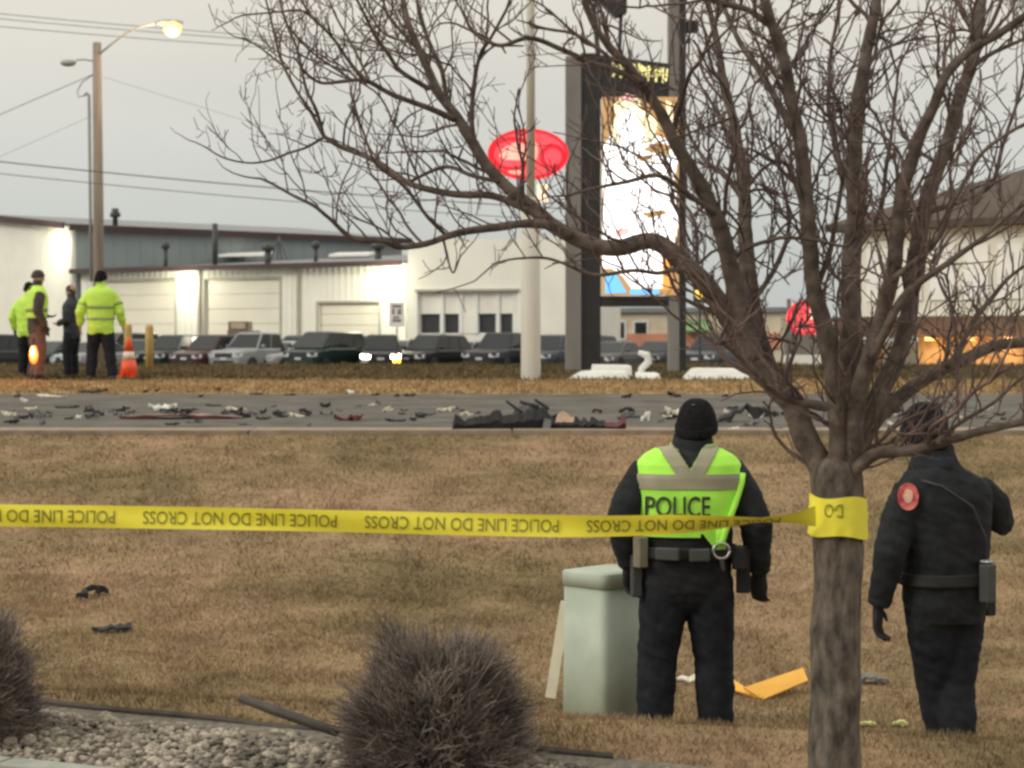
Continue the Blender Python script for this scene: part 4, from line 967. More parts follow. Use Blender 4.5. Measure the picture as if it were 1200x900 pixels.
# --- second officer, dark uniform, arm raised
T2 = [(z, x-.04*max(0, z-1.0) if z < 1.52 else -.05, y, a*1.10, b*1.18) for z, x, y, a, b in TORSO]
T2 = [(z*.985, *r) for z, *r in T2]
d2 = 9.3; q = P(1108, 896, d2); o2 = Vector((q.x, d2, gz(q.x, d2)))
rz2 = R(22)
hd2 = (-.085, .045, 1.70, R(28))
arms2 = [((-.235, 0, 1.41), (-.335, -.02, 1.13), (-.350, .06, .875), (.02, .10, -1)), ((.225, 0, 1.41), (.355, .02, 1.26), (.20, .27, 1.38), (-.8, .5, .4))]
legs2 = [((-.095, 0, .86), (.000, .08, .48), (.100, .10, .09)), ((.095, 0, .86), (.070, .02, .48), (.030, -.08, .09))]
pB = person(o2, rz2, T2, arms2, legs2, hd2, [M_navy, M_trs, M_skin, M_glove, M_boot], 'officer in dark uniform with red shoulder patch and raised arm behind the tree', .0085, wrinkle=.0048, seed=5, curl=.7, hand_side=[(.75, .6, 0), (0, 1, 0)])
pB.scale = (.98, 1.0, 1.015)
cap('beanie', pB, hd2, M_knit, .114, -.02, .14, -.085)
rings = [[Vector((-.06+a*math.cos(t), .005+b*math.sin(t), z+.02*math.sin(t))) for t in [2*math.pi*k/20 for k in range(20)]] for z, a, b in ((1.50, .14, .125), (1.55, .118, .115), (1.59, .104, .108), (1.60, .096, .10), (1.59, .08, .085), (1.52, .08, .085))]
MB().loft(rings).put('collar', M_navy, pB, True)
shell('duty_belt', pB, M_belt, T2, (.97, 1.03), lambda x, y, z, th: True, .022, 6, 80, .006)
M_patch = mat('red_patch', (.55, .05, .06), .6, .3, 30, col2=(.75, .22, .18)); 
mb = MB()
for k in range(2):
    cc = Vector((-.272, -.078, 1.405)) ; nn = Vector((-.55, -.83, .06)).normalized(); uu = Vector((-nn.y, nn.x, 0)).normalized(); vv = nn.cross(uu)
    if vv.z < 0: vv = -vv
    pts = [(.050*math.cos(t), .058*math.sin(t)+(-.012 if math.sin(t) < 0 else 0)) for t in [2*math.pi*i/18 for i in range(18)]]
    if k == 0: pt_ = MB().prism(pts, cc+nn*.028, uu, vv, nn, .05).put('shoulder_patch', M_patch, pB)
    else: MB().prism([(.45*a, .5*b) for a, b in pts], cc+nn*.031, uu, vv, nn, .02).put('patch_emblem', mat('pale_emblem', (.75, .45, .35), .6, .2, 30), pt_)
gear('radio', -1.25, .90, 1.08, .065, .05, M_pouch, T2, pB); gear('radio_top', -1.25, 1.081, 1.10, .05, .04, M_steel, T2, pB); gear('holster', .1, .80, 1.02, .09, .05, M_belt, T2, pB)
MB().tube([tp(z, th, T2, .03) for z, th in ((1.05, -1.1), (1.2, -1.2), (1.35, -1.5), (1.44, -2.0), (1.46, -2.5))], .005, 6).put('radio_cord', M_pouch, pB, True)

# --- officers across the road
def far(px, d, rz, head, arms, legs, mats, label, sc=1.0, T=TORSO, voxel=.016, boots=None, hand_side=None):
    q = P(px, 445, d); ob = person(Vector((q.x, d, gz(q.x, d))), rz, T, arms, legs, head, mats, label, voxel, boots, .007, .5, hand_side)
    ob.scale = (sc, sc, sc); return ob
AR = [((-.215, 0, 1.43), (-.29, -.04, 1.15), (-.30, .06, .90), (.05, .1, -1)), ((.215, 0, 1.43), (.29, -.04, 1.15), (.30, .06, .90), (-.05, .1, -1))]
AF = [((-.215, 0, 1.43), (-.27, -.02, 1.15), (-.16, .22, 1.07), (.5, .8, 0)), ((.215, 0, 1.43), (.29, -.06, 1.16), (.27, .08, .90), (-.05, .2, -1))]
LG = [((-.095, 0, .86), (-.12, .03, .48), (-.13, 0, .09)), ((.095, 0, .86), (.12, .03, .48), (.13, .0, .09))]
LW = [((-.095, 0, .86), (-.14, .06, .48), (-.17, .04, .09)), ((.095, 0, .86), (.15, .0, .48), (.20, -.04, .09))]
h0 = (0, .02, 1.72, 0)
pC = far(43, 32.0, R(-62), h0, AF, LG, [M_dkbr, M_brown, M_skin, M_glove, M_boot], 'officer with yellow vest over dark sleeves and brown trousers holding glowing orange wand')
vC = shell('vest', pC, M_lime2, TORSO, (1.04, 1.57), lambda x, y, z, th: z < 1.50 or abs(x) > .06, .02, 50, 90); cap('cap', pC, h0, M_dkbr, .10, .02, .13, .0)
shell('reflective_stripe', vC, M_refl2, TORSO, (1.14, 1.20), lambda x, y, z, th: True, .026, 4, 90, .004)
ARw = [((-.23, 0, 1.43), (-.33, -.05, 1.15), (-.34, .05, .92), (.05, .1, -1)), ((.23, 0, 1.43), (.32, -.05, 1.15), (.36, .08, .93), (.05, .2, -1))]
Tw = [(z, x, y, a*1.1, b*1.1) if z < 1.54 else (z, x, y, a, b) for z, x, y, a, b in TORSO]
hE = (.0, .02, 1.72, R(-30))
pE = far(118, 32.0, R(8), hE, ARw, LW, [M_lime2, M_trs, M_skin, M_skin, M_boot], 'officer in bright lime jacket with dark stripe seen from behind near the traffic cone', 1.0, Tw)
cap('beanie', pE, hE, M_knit, .108, .0, .13, -.06); sj = shell('jacket_shell', pE, M_lime2, Tw, (1.02, 1.55), lambda x, y, z, th: True, .016, 40, 90)
shell('reflective_stripe', sj, M_refl2, Tw, (1.20, 1.25), lambda x, y, z, th: True, .022, 4, 90, .004); shell('jacket_hem', sj, M_refl, Tw, (1.02, 1.05), lambda x, y, z, th: True, .021, 3, 90, .004)
mb = MB()
for sh, el, wr, fd in ARw:
    sh, el = Vector(sh), Vector(el); c = sh.lerp(el, .55); t = (el-sh).normalized(); mb.tube([c-t*.025, c+t*.025], .090, 16)
mb.put('sleeve_stripe', M_refl2, sj, True)
pD = far(84, 33.5, R(75), h0, AF, LG, [mat('slate_jacket', (.035, .038, .045), .9, .2, 9), M_trs, M_skin, M_skin, M_boot], 'bareheaded person in dark jacket standing between two officers in yellow', .88)
cap('hair', pD, h0, mat('brown_hair', (.05, .035, .025), .8, .3, 30), .090, .045, .128, -.05)
pF = far(33, 34.5, R(-20), h0, ARw, LG, [M_lime2, M_trs, M_skin, M_glove, M_boot], 'officer in yellow jacket mostly hidden behind the one with the orange wand', .93, Tw)
cap('beanie', pF, h0, M_knit, .104, .0, .13, -.05)
# glowing wand
M_flare = mat('glowing_orange_wand', (1, .4, .1), .4, 0, 1, emit=(1, .16, .02), estr=2.4); M_flare2 = mat('glowing_wand_core', (1, .7, .3), .4, 0, 1, emit=(1, .55, .15), estr=10)
q = P(39.5, 405, 31.6); wd = empty('light_wand', q, 0, 'glowing orange traffic wand held low by officer in brown trousers', 'wand')
MB().tube([(0, 0, .12), (.0, 0, .0)], .018, 8).put('grip', M_black, wd); MB().lathe([(.02, -.30), (.06, -.25), (.075, -.14), (.05, -.04), (.03, 0)], 12).put('tube', M_flare, wd, True)
MB().lathe([(.01, -.2), (.03, -.14), (.03, -.06), (.01, -.02)], 10, Vector((0, -.06, 0))).put('core', M_flare2, wd, True)
li = bpy.data.lights.new('wand_light', 'POINT'); li.energy = 12; li.color = (1, .3, .08); li.shadow_soft_size = .06
lo = bpy.data.objects.new('wand_light', li); COL.objects.link(lo); lo.location = (0, -.12, -.14); lo.parent = wd

# ------------------------------------------------------------------ utility box and marker
M_box = mat('pale_green_box', (.38, .435, .355), .6, .1, 5, .08); M_marker = mat('cream_marker', (.62, .58, .45), .6, .1, 6)
dB = 10.35; q = P(712, 830, dB); ub = empty('utility_box', (q.x, dB, gz(q.x, dB)), R(45), 'pale green utility pedestal box beside the officer in the vest', 'utility box')
def rrect(a, b, r, z, n=5):
    pts = []
    for cx, cy, s in ((a-r, b-r, 0), (-a+r, b-r, 1), (-a+r, -b+r, 2), (a-r, -b+r, 3)):
        for k in range(n+1):
            t = (s+k/n)*math.pi/2; pts.append(Vector((cx+r*math.cos(t), cy+r*math.sin(t), z)))
    return pts
top = P(712, 668, dB).z-ub.location.z
MB().loft([rrect(.205, .165, .045, -.1), rrect(.20, .16, .045, top-.06)]).put('body', M_box, ub, True)
mb = MB().loft([rrect(.208, .168, .05, top-.075), rrect(.208, .168, .05, top-.004), rrect(.202, .162, .05, top+.004), rrect(.12, .09, .05, top+.008)]); o = mb.put('lid', M_box, ub, True)
for o in ub.children:
    for p in o.data.polygons: p.use_smooth = len(p.vertices) == 4
MB().box((-.035, .158, top*.52), (.035, .172, top*.62)).put('latch', M_trim, ub)
a, b = P(663, 705, 10.6), P(649, 792, 10.45)
tag(MB().obox(b, (a-b).normalized(), Vector((0, 1, 0)), (a-b).normalized().cross(Vector((0, 1, 0))), (-.12, -.012, -.03), ((a-b).length, .012, .03)).put('marker_stake', M_marker), 'slim cream marker stake leaning against the green utility box', 'stake')

# ------------------------------------------------------------------ tree
M_bark = mat('grey_brown_bark', (.072, .056, .045), .9, .5, 11, 1.0, aniso=(2.2, 2.2, 1.0), col2=(.165, .136, .106), detail=14)
M_limb = mat('brown_limb_bark', (.098, .072, .060), .9, .4, 16, .9, col2=(.165, .128, .102), detail=9); M_twig = mat('reddish_twig', (.115, .074, .066), .85, .35, 6, col2=(.165, .112, .098), island=.35)
random.seed(11)
dT = 7.0; tb = P(982, 930, dT); TR = empty('bare_tree', (tb.x, dT, 0), 0, 'bare ornamental tree with yellow tape round its trunk', 'tree')
TO = Vector((tb.x, dT, 0))
def jit(pts, amp):
    out = []
    for i, p in enumerate(pts):
        out.append(p+Vector((noise.noise(p*5), noise.noise(p*5+Vector((9, 0, 0))), noise.noise(p*5+Vector((0, 9, 0)))))*amp if 0 < i < len(pts)-1 else p)
    return out
def smooth_path(pts, n=5):
    out = []
    for i in range(len(pts)-1):
        p0, p1, p2, p3 = pts[max(i-1, 0)], pts[i], pts[i+1], pts[min(i+2, len(pts)-1)]
        for k in range(n):
            t = k/n; out.append(.5*((2*p1)+(p2-p0)*t+(2*p0-5*p1+4*p2-p3)*t*t+(3*p1-p0-3*p2+p3)*t**3))
    out.append(pts[-1]); return out
# trunk (rings with ridges)
prof = [(945, 981, 37), (915, 980, 32), (880, 979, 31.5), (845, 978, 30), (810, 980, 30.5), (770, 980, 28.5), (735, 979, 29.5), (700, 981, 28.5), (660, 982, 29), (630, 981, 29), (600, 982, 30), (575, 981, 31), (560, 981, 30.5), (548, 982, 28), (538, 983, 22), (531, 984, 13), (528, 984, 5)]
rings = []
for i in range(len(prof)-1):
    for k in range(10):
        t = k/10; py, px, r = [lerp(prof[i][j], prof[i+1][j], t) for j in range(3)]
        c = P(px, py, dT)-TO; rr_ = r/F*dT; ring_ = []
        for a in range(56):
            th = 2*math.pi*a/56; dr = 1+.10*noise.noise((math.cos(th)*1.6, math.sin(th)*1.6, c.z*4.5))+.05*noise.noise((math.cos(th)*6, math.sin(th)*6, c.z*3))-.06*abs(noise.noise((math.cos(th)*11, math.sin(th)*11, c.z*5)))-.04*abs(noise.noise((math.cos(th)*22, math.sin(th)*22, c.z*16)))
            ring_.append(c+Vector((math.cos(th), math.sin(th), 0))*rr_*dr)
        rings.append(ring_)
MB().loft(rings).put('trunk', M_bark, TR, True)
LIMBS = [  # (pixel points, width px start, end, depth offset start, end)
 ([(972, 590), (962, 550), (945, 512), (930, 478), (908, 452), (885, 425), (858, 380), (832, 340), (802, 306), (768, 284), (722, 291), (686, 284), (650, 266), (624, 242), (598, 222), (574, 195), (554, 165), (534, 136), (512, 110), (500, 84), (490, 58), (480, 28), (470, -12)], 34, 7, 0, .25),
 ([(668, 276), (640, 262), (610, 261), (560, 270), (525, 277), (500, 284), (468, 289), (450, 282), (415, 278), (385, 255), (365, 238), (330, 222), (300, 209)], 13, 2.5, .1, -.25),
 ([(640, 256), (606, 238), (575, 228), (530, 228), (500, 221), (478, 211), (452, 194), (420, 180), (398, 171), (380, 160)], 10, 6, .12, .3),
 ([(380, 160), (365, 131), (350, 109), (335, 80), (325, 54), (316, 15), (308, -14)], 5, 2.5, .3, .45), ([(380, 160), (372, 130), (360, 105), (352, 80), (345, 50), (335, 20), (325, -14)], 5, 2.5, .3, .15),
 ([(380, 161), (360, 173), (340, 180), (318, 188), (290, 190), (262, 183), (240, 172)], 4, 2, .3, .35), ([(338, 80), (312, 62), (285, 45)], 3.5, 2, .42, .5),
 ([(585, 212), (555, 205), (528, 196), (505, 200), (480, 212)], 6, 4, .15, .3),
 ([(532, 140), (492, 123), (462, 110), (430, 95), (402, 95), (375, 95), (356, 83), (345, 68)], 8, 2.5, .18, -.2), ([(424, 94), (405, 70), (390, 45), (370, 22), (354, 12), (325, 14), (284, 18)], 4.5, 2, -.05, -.4),
 ([(432, 95), (420, 70), (408, 45), (395, 20), (384, -10)], 4, 2.2, -.05, .1), ([(412, 95), (386, 76), (360, 55), (340, 30)], 3.2, 2, -.05, -.3),
 ([(502, 106), (470, 84), (455, 64), (437, 40), (426, 15), (414, -12)], 7, 3, .2, .0), ([(482, 50), (452, 40), (436, 20), (420, -10)], 4, 2.5, .2, .5), ([(534, 138), (520, 110), (517, 75), (509, 55), (494, 25), (486, -12)], 7, 4, .2, .5),
 ([(556, 166), (553, 140), (557, 100), (565, 65), (574, 48), (590, 12), (598, -14)], 6.5, 3, .2, -.1), ([(574, 48), (552, 38), (530, 28), (512, 30)], 3.5, 2, .0, -.2),
 ([(540, 145), (520, 150), (498, 160), (470, 158)], 4, 2, .2, .4), ([(470, 289), (445, 268), (415, 255)], 3, 2, -.1, -.3), ([(525, 277), (500, 250), (470, 215), (440, 190), (425, 150), (412, 120)], 5, 2.2, .0, -.4),
 ([(520, 279), (524, 305), (532, 320), (540, 300)], 3.5, 1.8, .0, -.2), ([(860, 385), (835, 345), (800, 318), (770, 322), (740, 318), (705, 322), (680, 318), (640, 300), (608, 302), (576, 312)], 7, 2.2, -.1, -.5),
 ([(884, 420), (866, 345), (852, 295), (832, 242), (812, 200), (790, 165), (774, 130), (752, 98), (735, 75), (712, 52), (692, 25), (680, -14)], 24, 6, -.1, -.45), ([(752, 98), (720, 82), (690, 72), (655, 58), (622, 46), (592, 52), (575, 48), (556, 36), (540, 10)], 8, 3, -.35, -.5),
 ([(836, 250), (800, 222), (770, 205), (735, 212), (700, 222), (670, 228)], 8, 3, -.25, -.6), ([(905, 446), (888, 392), (879, 340), (875, 282), (872, 232), (868, 190), (858, 140), (846, 90), (838, 40), (828, -14)], 26, 7, .1, .5),
 ([(872, 235), (850, 205), (828, 188), (808, 160), (800, 120)], 9, 3, .25, .5), ([(978, 600), (982, 540), (980, 470), (966, 395), (952, 330), (947, 270), (943, 215), (938, 165), (930, 118), (920, 75), (910, 40), (896, -14)], 26, 11, -.05, -.4),
 ([(940, 172), (915, 125), (900, 100), (884, 72), (866, 46), (850, 12), (846, -14)], 10, 5, -.25, .1), ([(906, 30), (880, 12), (850, 5), (820, -10)], 9, 6, -.35, -.5),
 ([(985, 600), (990, 540), (993, 480), (998, 420), (1000, 350), (1000, 290), (1002, 225), (1003, 165), (1006, 112), (1016, 60), (1025, 12), (1030, -14)], 36, 11, .0, .3), ([(1003, 250), (985, 190), (975, 140), (972, 90), (980, 40), (985, -14)], 9, 4, .1, .6),
 ([(992, 590), (1000, 530), (1005, 480), (1022, 410), (1042, 340), (1052, 275), (1062, 205), (1076, 160), (1094, 124), (1110, 90), (1138, 58), (1170, 38), (1216, 8)], 26, 8, -.1, -.5), ([(990, 580), (1008, 520), (1030, 465), (1048, 425), (1062, 375), (1074, 300), (1086, 240), (1102, 190), (1118, 135), (1136, 80), (1146, 40), (1150, -14)], 26, 14, .2, .6),
 ([(1146, 42), (1128, 20), (1115, -14)], 9, 6, .6, .8), ([(1136, 85), (1165, 60), (1195, 45), (1220, 30)], 8, 4, .55, .9),
 ([(990, 575), (1008, 530), (1030, 490), (1058, 460), (1088, 444), (1118, 425), (1165, 408), (1240, 390)], 22, 14, .1, .5), ([(985, 575), (1004, 545), (1030, 531), (1070, 530), (1115, 517), (1160, 503), (1230, 488)], 18, 8, -.1, -.35),
 ([(1020, 420), (1060, 350), (1105, 310), (1150, 280), (1215, 230)], 12, 4, -.2, -.5), ([(1085, 250), (1130, 235), (1160, 215), (1178, 165), (1195, 110), (1205, 60)], 8, 3.5, .3, .6), ([(1110, 430), (1140, 380), (1170, 340), (1215, 300)], 9, 4, .3, .5),
 ([(968, 475), (935, 468), (905, 455), (882, 436), (862, 412), (845, 395)], 13, 5, -.25, -.5), ([(1100, 520), (1135, 490), (1165, 470), (1200, 440)], 6, 3, -.3, -.5),
 ([(1045, 330), (1090, 290), (1120, 230), (1150, 180), (1190, 150), (1215, 140)], 8, 3, -.25, -.4), ([(880, 360), (910, 310), (925, 260), (915, 210), (905, 170)], 8, 3, .2, .4), ([(945, 262), (925, 200), (905, 190), (880, 175)], 7, 3, -.2, -.4),
 ([(955, 340), (975, 280), (985, 230), (992, 180)], 8, 4, -.1, -.3), ([(1002, 300), (1030, 250), (1040, 190), (1045, 140), (1050, 80)], 8, 3, .1, .3),
]
paths = []
for pts, w0, w1, e0, e1 in LIMBS:
    n_ = len(pts); e0 = 0 if pts[0][1] > 555 else e0
    pp = [P(px, py, dT+lerp(e0, e1, i/(n_-1)))-TO for i, (px, py) in enumerate(pts)]
    pp = jit(smooth_path(pp, 8), .014); m_ = len(pp)
    rad = [lerp(w0, w1, (i/(m_-1))**.8)/F*dT/2*(1+.12*noise.noise(pp[i]*14)+.08*noise.noise(pp[i]*37)) for i in range(m_)]
    MB().tube(pp, rad, 10 if w0 > 12 else 7).put('limb', M_bark if w0 > 25 and False else M_limb, TR, True); paths.append((pp, rad))
# thin twigs
tw = MB(); V_, T_, off = [], [], 0
def twig_tube(pts, r0, r1, sides=4):
    global off
    n_ = len(pts); A = np.array([p[:] for p in pts]); tg = np.gradient(A, axis=0); tg /= np.linalg.norm(tg, axis=1)[:, None]+1e-9
    ref = np.array([.3, .9, .2]); b = np.cross(tg, ref); b /= np.linalg.norm(b, axis=1)[:, None]+1e-9; c = np.cross(tg, b)
    rr_ = np.linspace(r0, r1, n_)[:, None]
    for k in range(sides):
        a = 2*math.pi*k/sides; V_.append(A+(b*math.cos(a)+c*math.sin(a))*rr_)
    for i in range(n_-1):
        for k in range(sides):
            k2 = (k+1) % sides; p, q, r, s = k*n_+i, k2*n_+i, k2*n_+i+1, k*n_+i+1
            T_.append((off+p, off+q, off+r)); T_.append((off+p, off+r, off+s))
    off += n_*sides
def grow(p, d, L, r, lvl):
    n_ = max(4, int(L/.035)); pts = [p]; q = p.copy(); d = d.normalized()
    for i in range(n_):
        d = (d+Vector((random.gauss(0, .17), random.gauss(0, .17), random.gauss(0, .17)+.05))).normalized(); q = q+d*L/n_; pts.append(q.copy())
    twig_tube(pts, r, max(.0011, r*.45), 4)
    # spurs and side twigs
    for i in range(1, n_):
        if random.random() < .42:
            s_ = Vector((random.gauss(0, 1), random.gauss(0, 1), random.gauss(0, 1)+.5)).normalized(); dd = ((pts[i+1]-pts[i]).normalized()*.6+s_*.8).normalized()
            if lvl < 2 and random.random() < .45: grow(pts[i], dd, L*random.uniform(.35, .65), r*.62, lvl+1)
            else: twig_tube([pts[i], pts[i]+dd*random.uniform(.012, .035), pts[i]+dd*.045+Vector((0, 0, .008))], max(.0016, r*.6), .0016, 4)
for pp, rad in paths:
    acc = 0
    for i in range(2, len(pp)-1):
        seg = (pp[i+1]-pp[i]).length; acc += seg; wpx = pp[i].x+TO.x
        right = wpx > .75
        step = (.054 if right else .060)
        if rad[i] > .03: step *= 1.5
        if acc > step and rad[i] < .06:
            acc = 0; t = (pp[i+1]-pp[i]).normalized()
            s_ = Vector((random.gauss(0, 1), random.gauss(0, 1), random.gauss(0, .6)+.7)); s_ = (s_-t*s_.dot(t)).normalized()
            dd = (t*.75+s_*random.uniform(.5, 1.0)+Vector((0, 0, .25))).normalized()
            L = random.uniform(.10, .50)*(1.0 if right else .75)
            if pp[i].z < 1.35: L *= .55
            grow(pp[i], dd, L, min(rad[i]*.6, random.uniform(.0028, .0050)), 0 if L > .25 else 1)
    # medium side branches on the heavier limbs
    for i in range(6, len(pp)-2, 7):
        if .007 < rad[i] < .06 and random.random() < (.6 if pp[i].x+TO.x > .7 else .3):
            t = (pp[i+1]-pp[i]).normalized(); s_ = Vector((random.gauss(0, 1), random.gauss(0, 1), random.gauss(0, .5)+.5)); s_ = (s_-t*s_.dot(t)).normalized()
            grow(pp[i], (t*.7+s_*.8+Vector((0, 0, .35))).normalized(), random.uniform(.4, .8), min(rad[i]*.5, random.uniform(.006, .010)), 0)
    if rad[-1] < .02: grow(pp[-1], pp[-1]-pp[-2], random.uniform(.1, .25), rad[-1]*.9, 1)
print('twig tris', len(T_))
tag(put_np('crown_twigs', np.concatenate(V_), np.array(T_), M_twig, TR), kind='stuff')

# ------------------------------------------------------------------ police tape
M_tape = mat('yellow_tape', (.84, .75, .055), .45, .06, 5, .1); M_tprint = mat('tape_print', (.22, .20, .02), .6, .1, 8)
TP = empty('police_tape', (0, 0, 0), 0, 'yellow police line tape stretched across the ditch and wrapped round the tree', 'tape')
ctl = [(-260, 601), (-120, 602.5), (0, 604), (150, 606), (300, 608.5), (450, 612), (600, 615.5), (680, 616.5), (740, 616), (800, 614.5), (850, 612.5), (890, 610), (925, 608), (956, 605)]
cp = smooth_path([P(px, py, 6.9) for px, py in ctl], 14)
cl = [0]
for a, b in zip(cp, cp[1:]): cl.append(cl[-1]+(b-a).length)
TW = .080
def tape_frame(s):
    s = max(0, min(cl[-1]-1e-4, s)); i = max(j for j in range(len(cl)) if cl[j] <= s) if True else 0
    i = min(i, len(cp)-2); t = (s-cl[i])/(cl[i+1]-cl[i]); p = cp[i].lerp(cp[i+1], t); u = (cp[i+1]-cp[i]).normalized()
    px = 600+p.x/p.y*F
    tw_ = pwl(px, [(650, 0), (700, .12), (780, .28), (850, .95), (890, 1.36), (915, 1.2), (935, 1.0), (956, .35)])+.05*math.sin(px*.02)
    v = (E-u*E.dot(u)).normalized(); n_ = u.cross(v); vv = v*math.cos(tw_)+n_*math.sin(tw_)
    return p, u, vv, vv.cross(u)
def tape_pt(s, h_, off=0):
    p, u, v, n_ = tape_frame(s); sq = 1.0
    return p+v*h_*sq+n_*(off+.004*math.sin(h_*60+s*5))
N = 520; vs, fs = [], []
for i in range(N+1):
    s = cl[-1]*i/N
    for k in range(5): vs.append(tape_pt(s, (k/4-.5)*TW))
for i in range(N):
    for k in range(4): fs.append([i*5+k, i*5+k+1, (i+1)*5+k+1, (i+1)*5+k])
rb = put('ribbon', vs, fs, M_tape, TP, True)
V, Fc = text_mesh('POLICE LINE DO NOT CROSS', .004); Wt, Ht = V[:, 0].max(), V[:, 1].max()
s0 = None
pxs = lambda s: 600+tape_frame(s)[0].x/tape_frame(s)[0].y*F
per = 260/F*6.9; s395 = min(np.linspace(0, cl[-1], 1500), key=lambda s: abs(pxs(s)-395))
for k in range(-3, 4):
    sR = s395+k*per                       # right end of a phrase (first letter)
    if sR-.70 < 0 or sR > cl[-1]-.02: continue
    vs = []
    for v in V:
        s = sR-v[0]/Wt*.70; h_ = .023-v[1]/Ht*.046        # rotated half a turn
        p, u, vv, n_ = tape_frame(s); c1 = tape_pt(s, h_); n_ = n_ if n_.y < 0 else -n_; vs.append(c1+n_*.0035)
    put('lettering', vs, Fc, M_tprint, rb)
# wrap round the trunk
def wrap(py0, py1, r, ph, tilt, name, parent):
    n_ = 60; vs, fs = [], []; c0 = P(982, 603, dT)
    za, zb2 = P(982, py1, dT).z, P(982, py0, dT).z
    for i in range(n_+1):
        t = 2*math.pi*i/n_+ph
        for k in range(6):
            z = lerp(za, zb2, k/5)+tilt*math.cos(t)+.006*math.sin(3*t+k)
            rr_ = r*(1+.05*noise.noise((math.cos(t)*2, math.sin(t)*2, z*8)))+.004*noise.noise((t*3, z*30, 2))
            vs.append((c0.x+rr_*math.cos(t), c0.y+rr_*math.sin(t), z))
    for i in range(n_):
        for k in range(5): fs.append([i*6+k, (i+1)*6+k, (i+1)*6+k+1, i*6+k+1])
    return put(name, vs, fs, M_tape, parent, True)
wr = wrap(581, 611, .104, 0, -.004, 'wrap', TP); wrap(596, 627, .1085, .4, -.006, 'wrap', TP)
V, Fc = text_mesh('DO', .01); c0 = P(982, 603, dT); vs = []
for v in V:
    t = -math.pi/2-.62+(1-v[0]/V[:, 0].max())*.62; vs.append((c0.x+.112*math.cos(t), c0.y+.112*math.sin(t), P(0, 588, dT).z-v[1]/V[:, 1].max()*.05))
put('lettering', vs, Fc, M_tprint, wr)

# ------------------------------------------------------------------ shrubs
M_shrub = mat('grey_brown_twigs', (.20, .163, .140), .9, .4, 9, col2=(.32, .265, .225), island=.6)
def shrub(px, py, d, rx, h_, n_, label, seed):
    global V_, T_, off
    random.seed(seed); q = P(px, py, d); base = Vector((q.x, d, gz(q.x, d)-.02)); sb = empty('bare_shrub', base, 0, label, 'shrub', 'bare rounded shrubs in the gravel bed')
    mb = MB()
    for k in range(14):
        a = 6.28*k/14; mb.tube([(.03*math.cos(a), .03*math.sin(a), 0), (.10*math.cos(a), .10*math.sin(a), h_*.25), (rx*.5*math.cos(a), rx*.5*math.sin(a), h_*.5)], [.012, .008, .004], 6)
    mb.put('stems', M_shrub, sb, True)
    V_, T_, off = [], [], 0
    for k in range(n_):
        a = random.uniform(0, 6.283); el = math.asin(random.uniform(-.15, 1)); rr_ = random.uniform(.55, 1.0)**.5
        lump = 1+.34*noise.noise((math.cos(a)*1.9+seed, math.sin(a)*1.9, el*2.2))+.05*random.gauss(0, 1)
        cl_ = max(0, math.cos(el))**.72; tip = Vector((math.cos(a)*cl_*rx*rr_*lump, math.sin(a)*cl_*rx*rr_*lump, max(.01, h_*.22+math.sin(el)*h_*.78*rr_*lump)))
        st = Vector((tip.x*.25, tip.y*.25, tip.z*random.uniform(.1, .5))); st = st.lerp(tip, random.uniform(.2, .65))
        mid = st.lerp(tip, .55)+Vector((random.gauss(0, .02), random.gauss(0, .02), random.gauss(0, .02)))
        up = Vector((random.gauss(0, .035), random.gauss(0, .035), random.gauss(.005, .02)))
        twig_tube([st, mid, tip+up], .0026, .0012, 3)
    tag(put_np('twig_mass', np.concatenate(V_), np.array(T_), M_shrub, sb), kind='stuff')
shrub(513, 893, 7.45, .35, .56, 15000, 'round bare twiggy shrub in gravel with pale stones round its base', 4)
shrub(-36, 822, 8.05, .29, .56, 10000, 'round bare shrub at the corner of the gravel, cut by the picture edge', 9)

# ------------------------------------------------------------------ debris
M_db = mat('black_plastic', (.020, .020, .022), .8, .3, 6); M_dr = mat('dark_red_plastic', (.10, .018, .022), .4, .3, 6); M_dw = mat('white_plastic', (.68, .66, .60), .5, .1, 6)
M_dg = mat('grey_scrap', (.13, .13, .13), .6, .3, 6); M_dp = mat('pinkish_scrap', (.55, .38, .28), .6, .2, 6); M_cream2 = mat('cream_scrap', (.62, .58, .46), .6, .1, 6)
random.seed(21)
def shard(name, px, py, wpx, hpx, m, label, cat='debris', group=None, rz=None, jag=.25):
    g0 = ground_hit(px, py); s = F/g0.y; L = wpx/s; H_ = max(.012, hpx/s)
    n_ = 9; dep = max(.05, L*random.uniform(.2, .4)); th_ = max(.008, min(.03, H_*.3)); ph = random.uniform(0, 6)
    rings = []
    for i in range(n_+1):
        t = i/n_; x = (t-.5)*L; e = .55+.45*math.sin(math.pi*t); zc = (H_-th_)*max(0, .5+.5*math.sin(ph+t*random.uniform(3.5, 5)))*random.uniform(1-jag, 1)
        yb = dep*.5*e*(1+random.uniform(-jag, jag)); tl = random.uniform(-.5, .5)*H_; w_ = .02*random.gauss(0, 1)*min(1, L*4)
        zc = max(zc, abs(tl)*.5); lo_ = 0 if i in (2, 6, 7) else zc
        rings.append([Vector((x, w_-yb, max(0, lo_-tl*.5)-.004)), Vector((x, w_+yb, max(0, zc+tl*.5)-.004)), Vector((x, w_+yb, zc+tl*.5+th_)), Vector((x, w_, zc+th_*1.3)), Vector((x, w_-yb, zc-tl*.5+th_))])
    o = MB().loft(rings).put(name, m, None, False); o.location = g0+Vector((0, dep*.4, .01)); o.rotation_euler = (0, 0, rz if rz is not None else random.uniform(-.25, .25))
    return tag(o, label, cat, group)
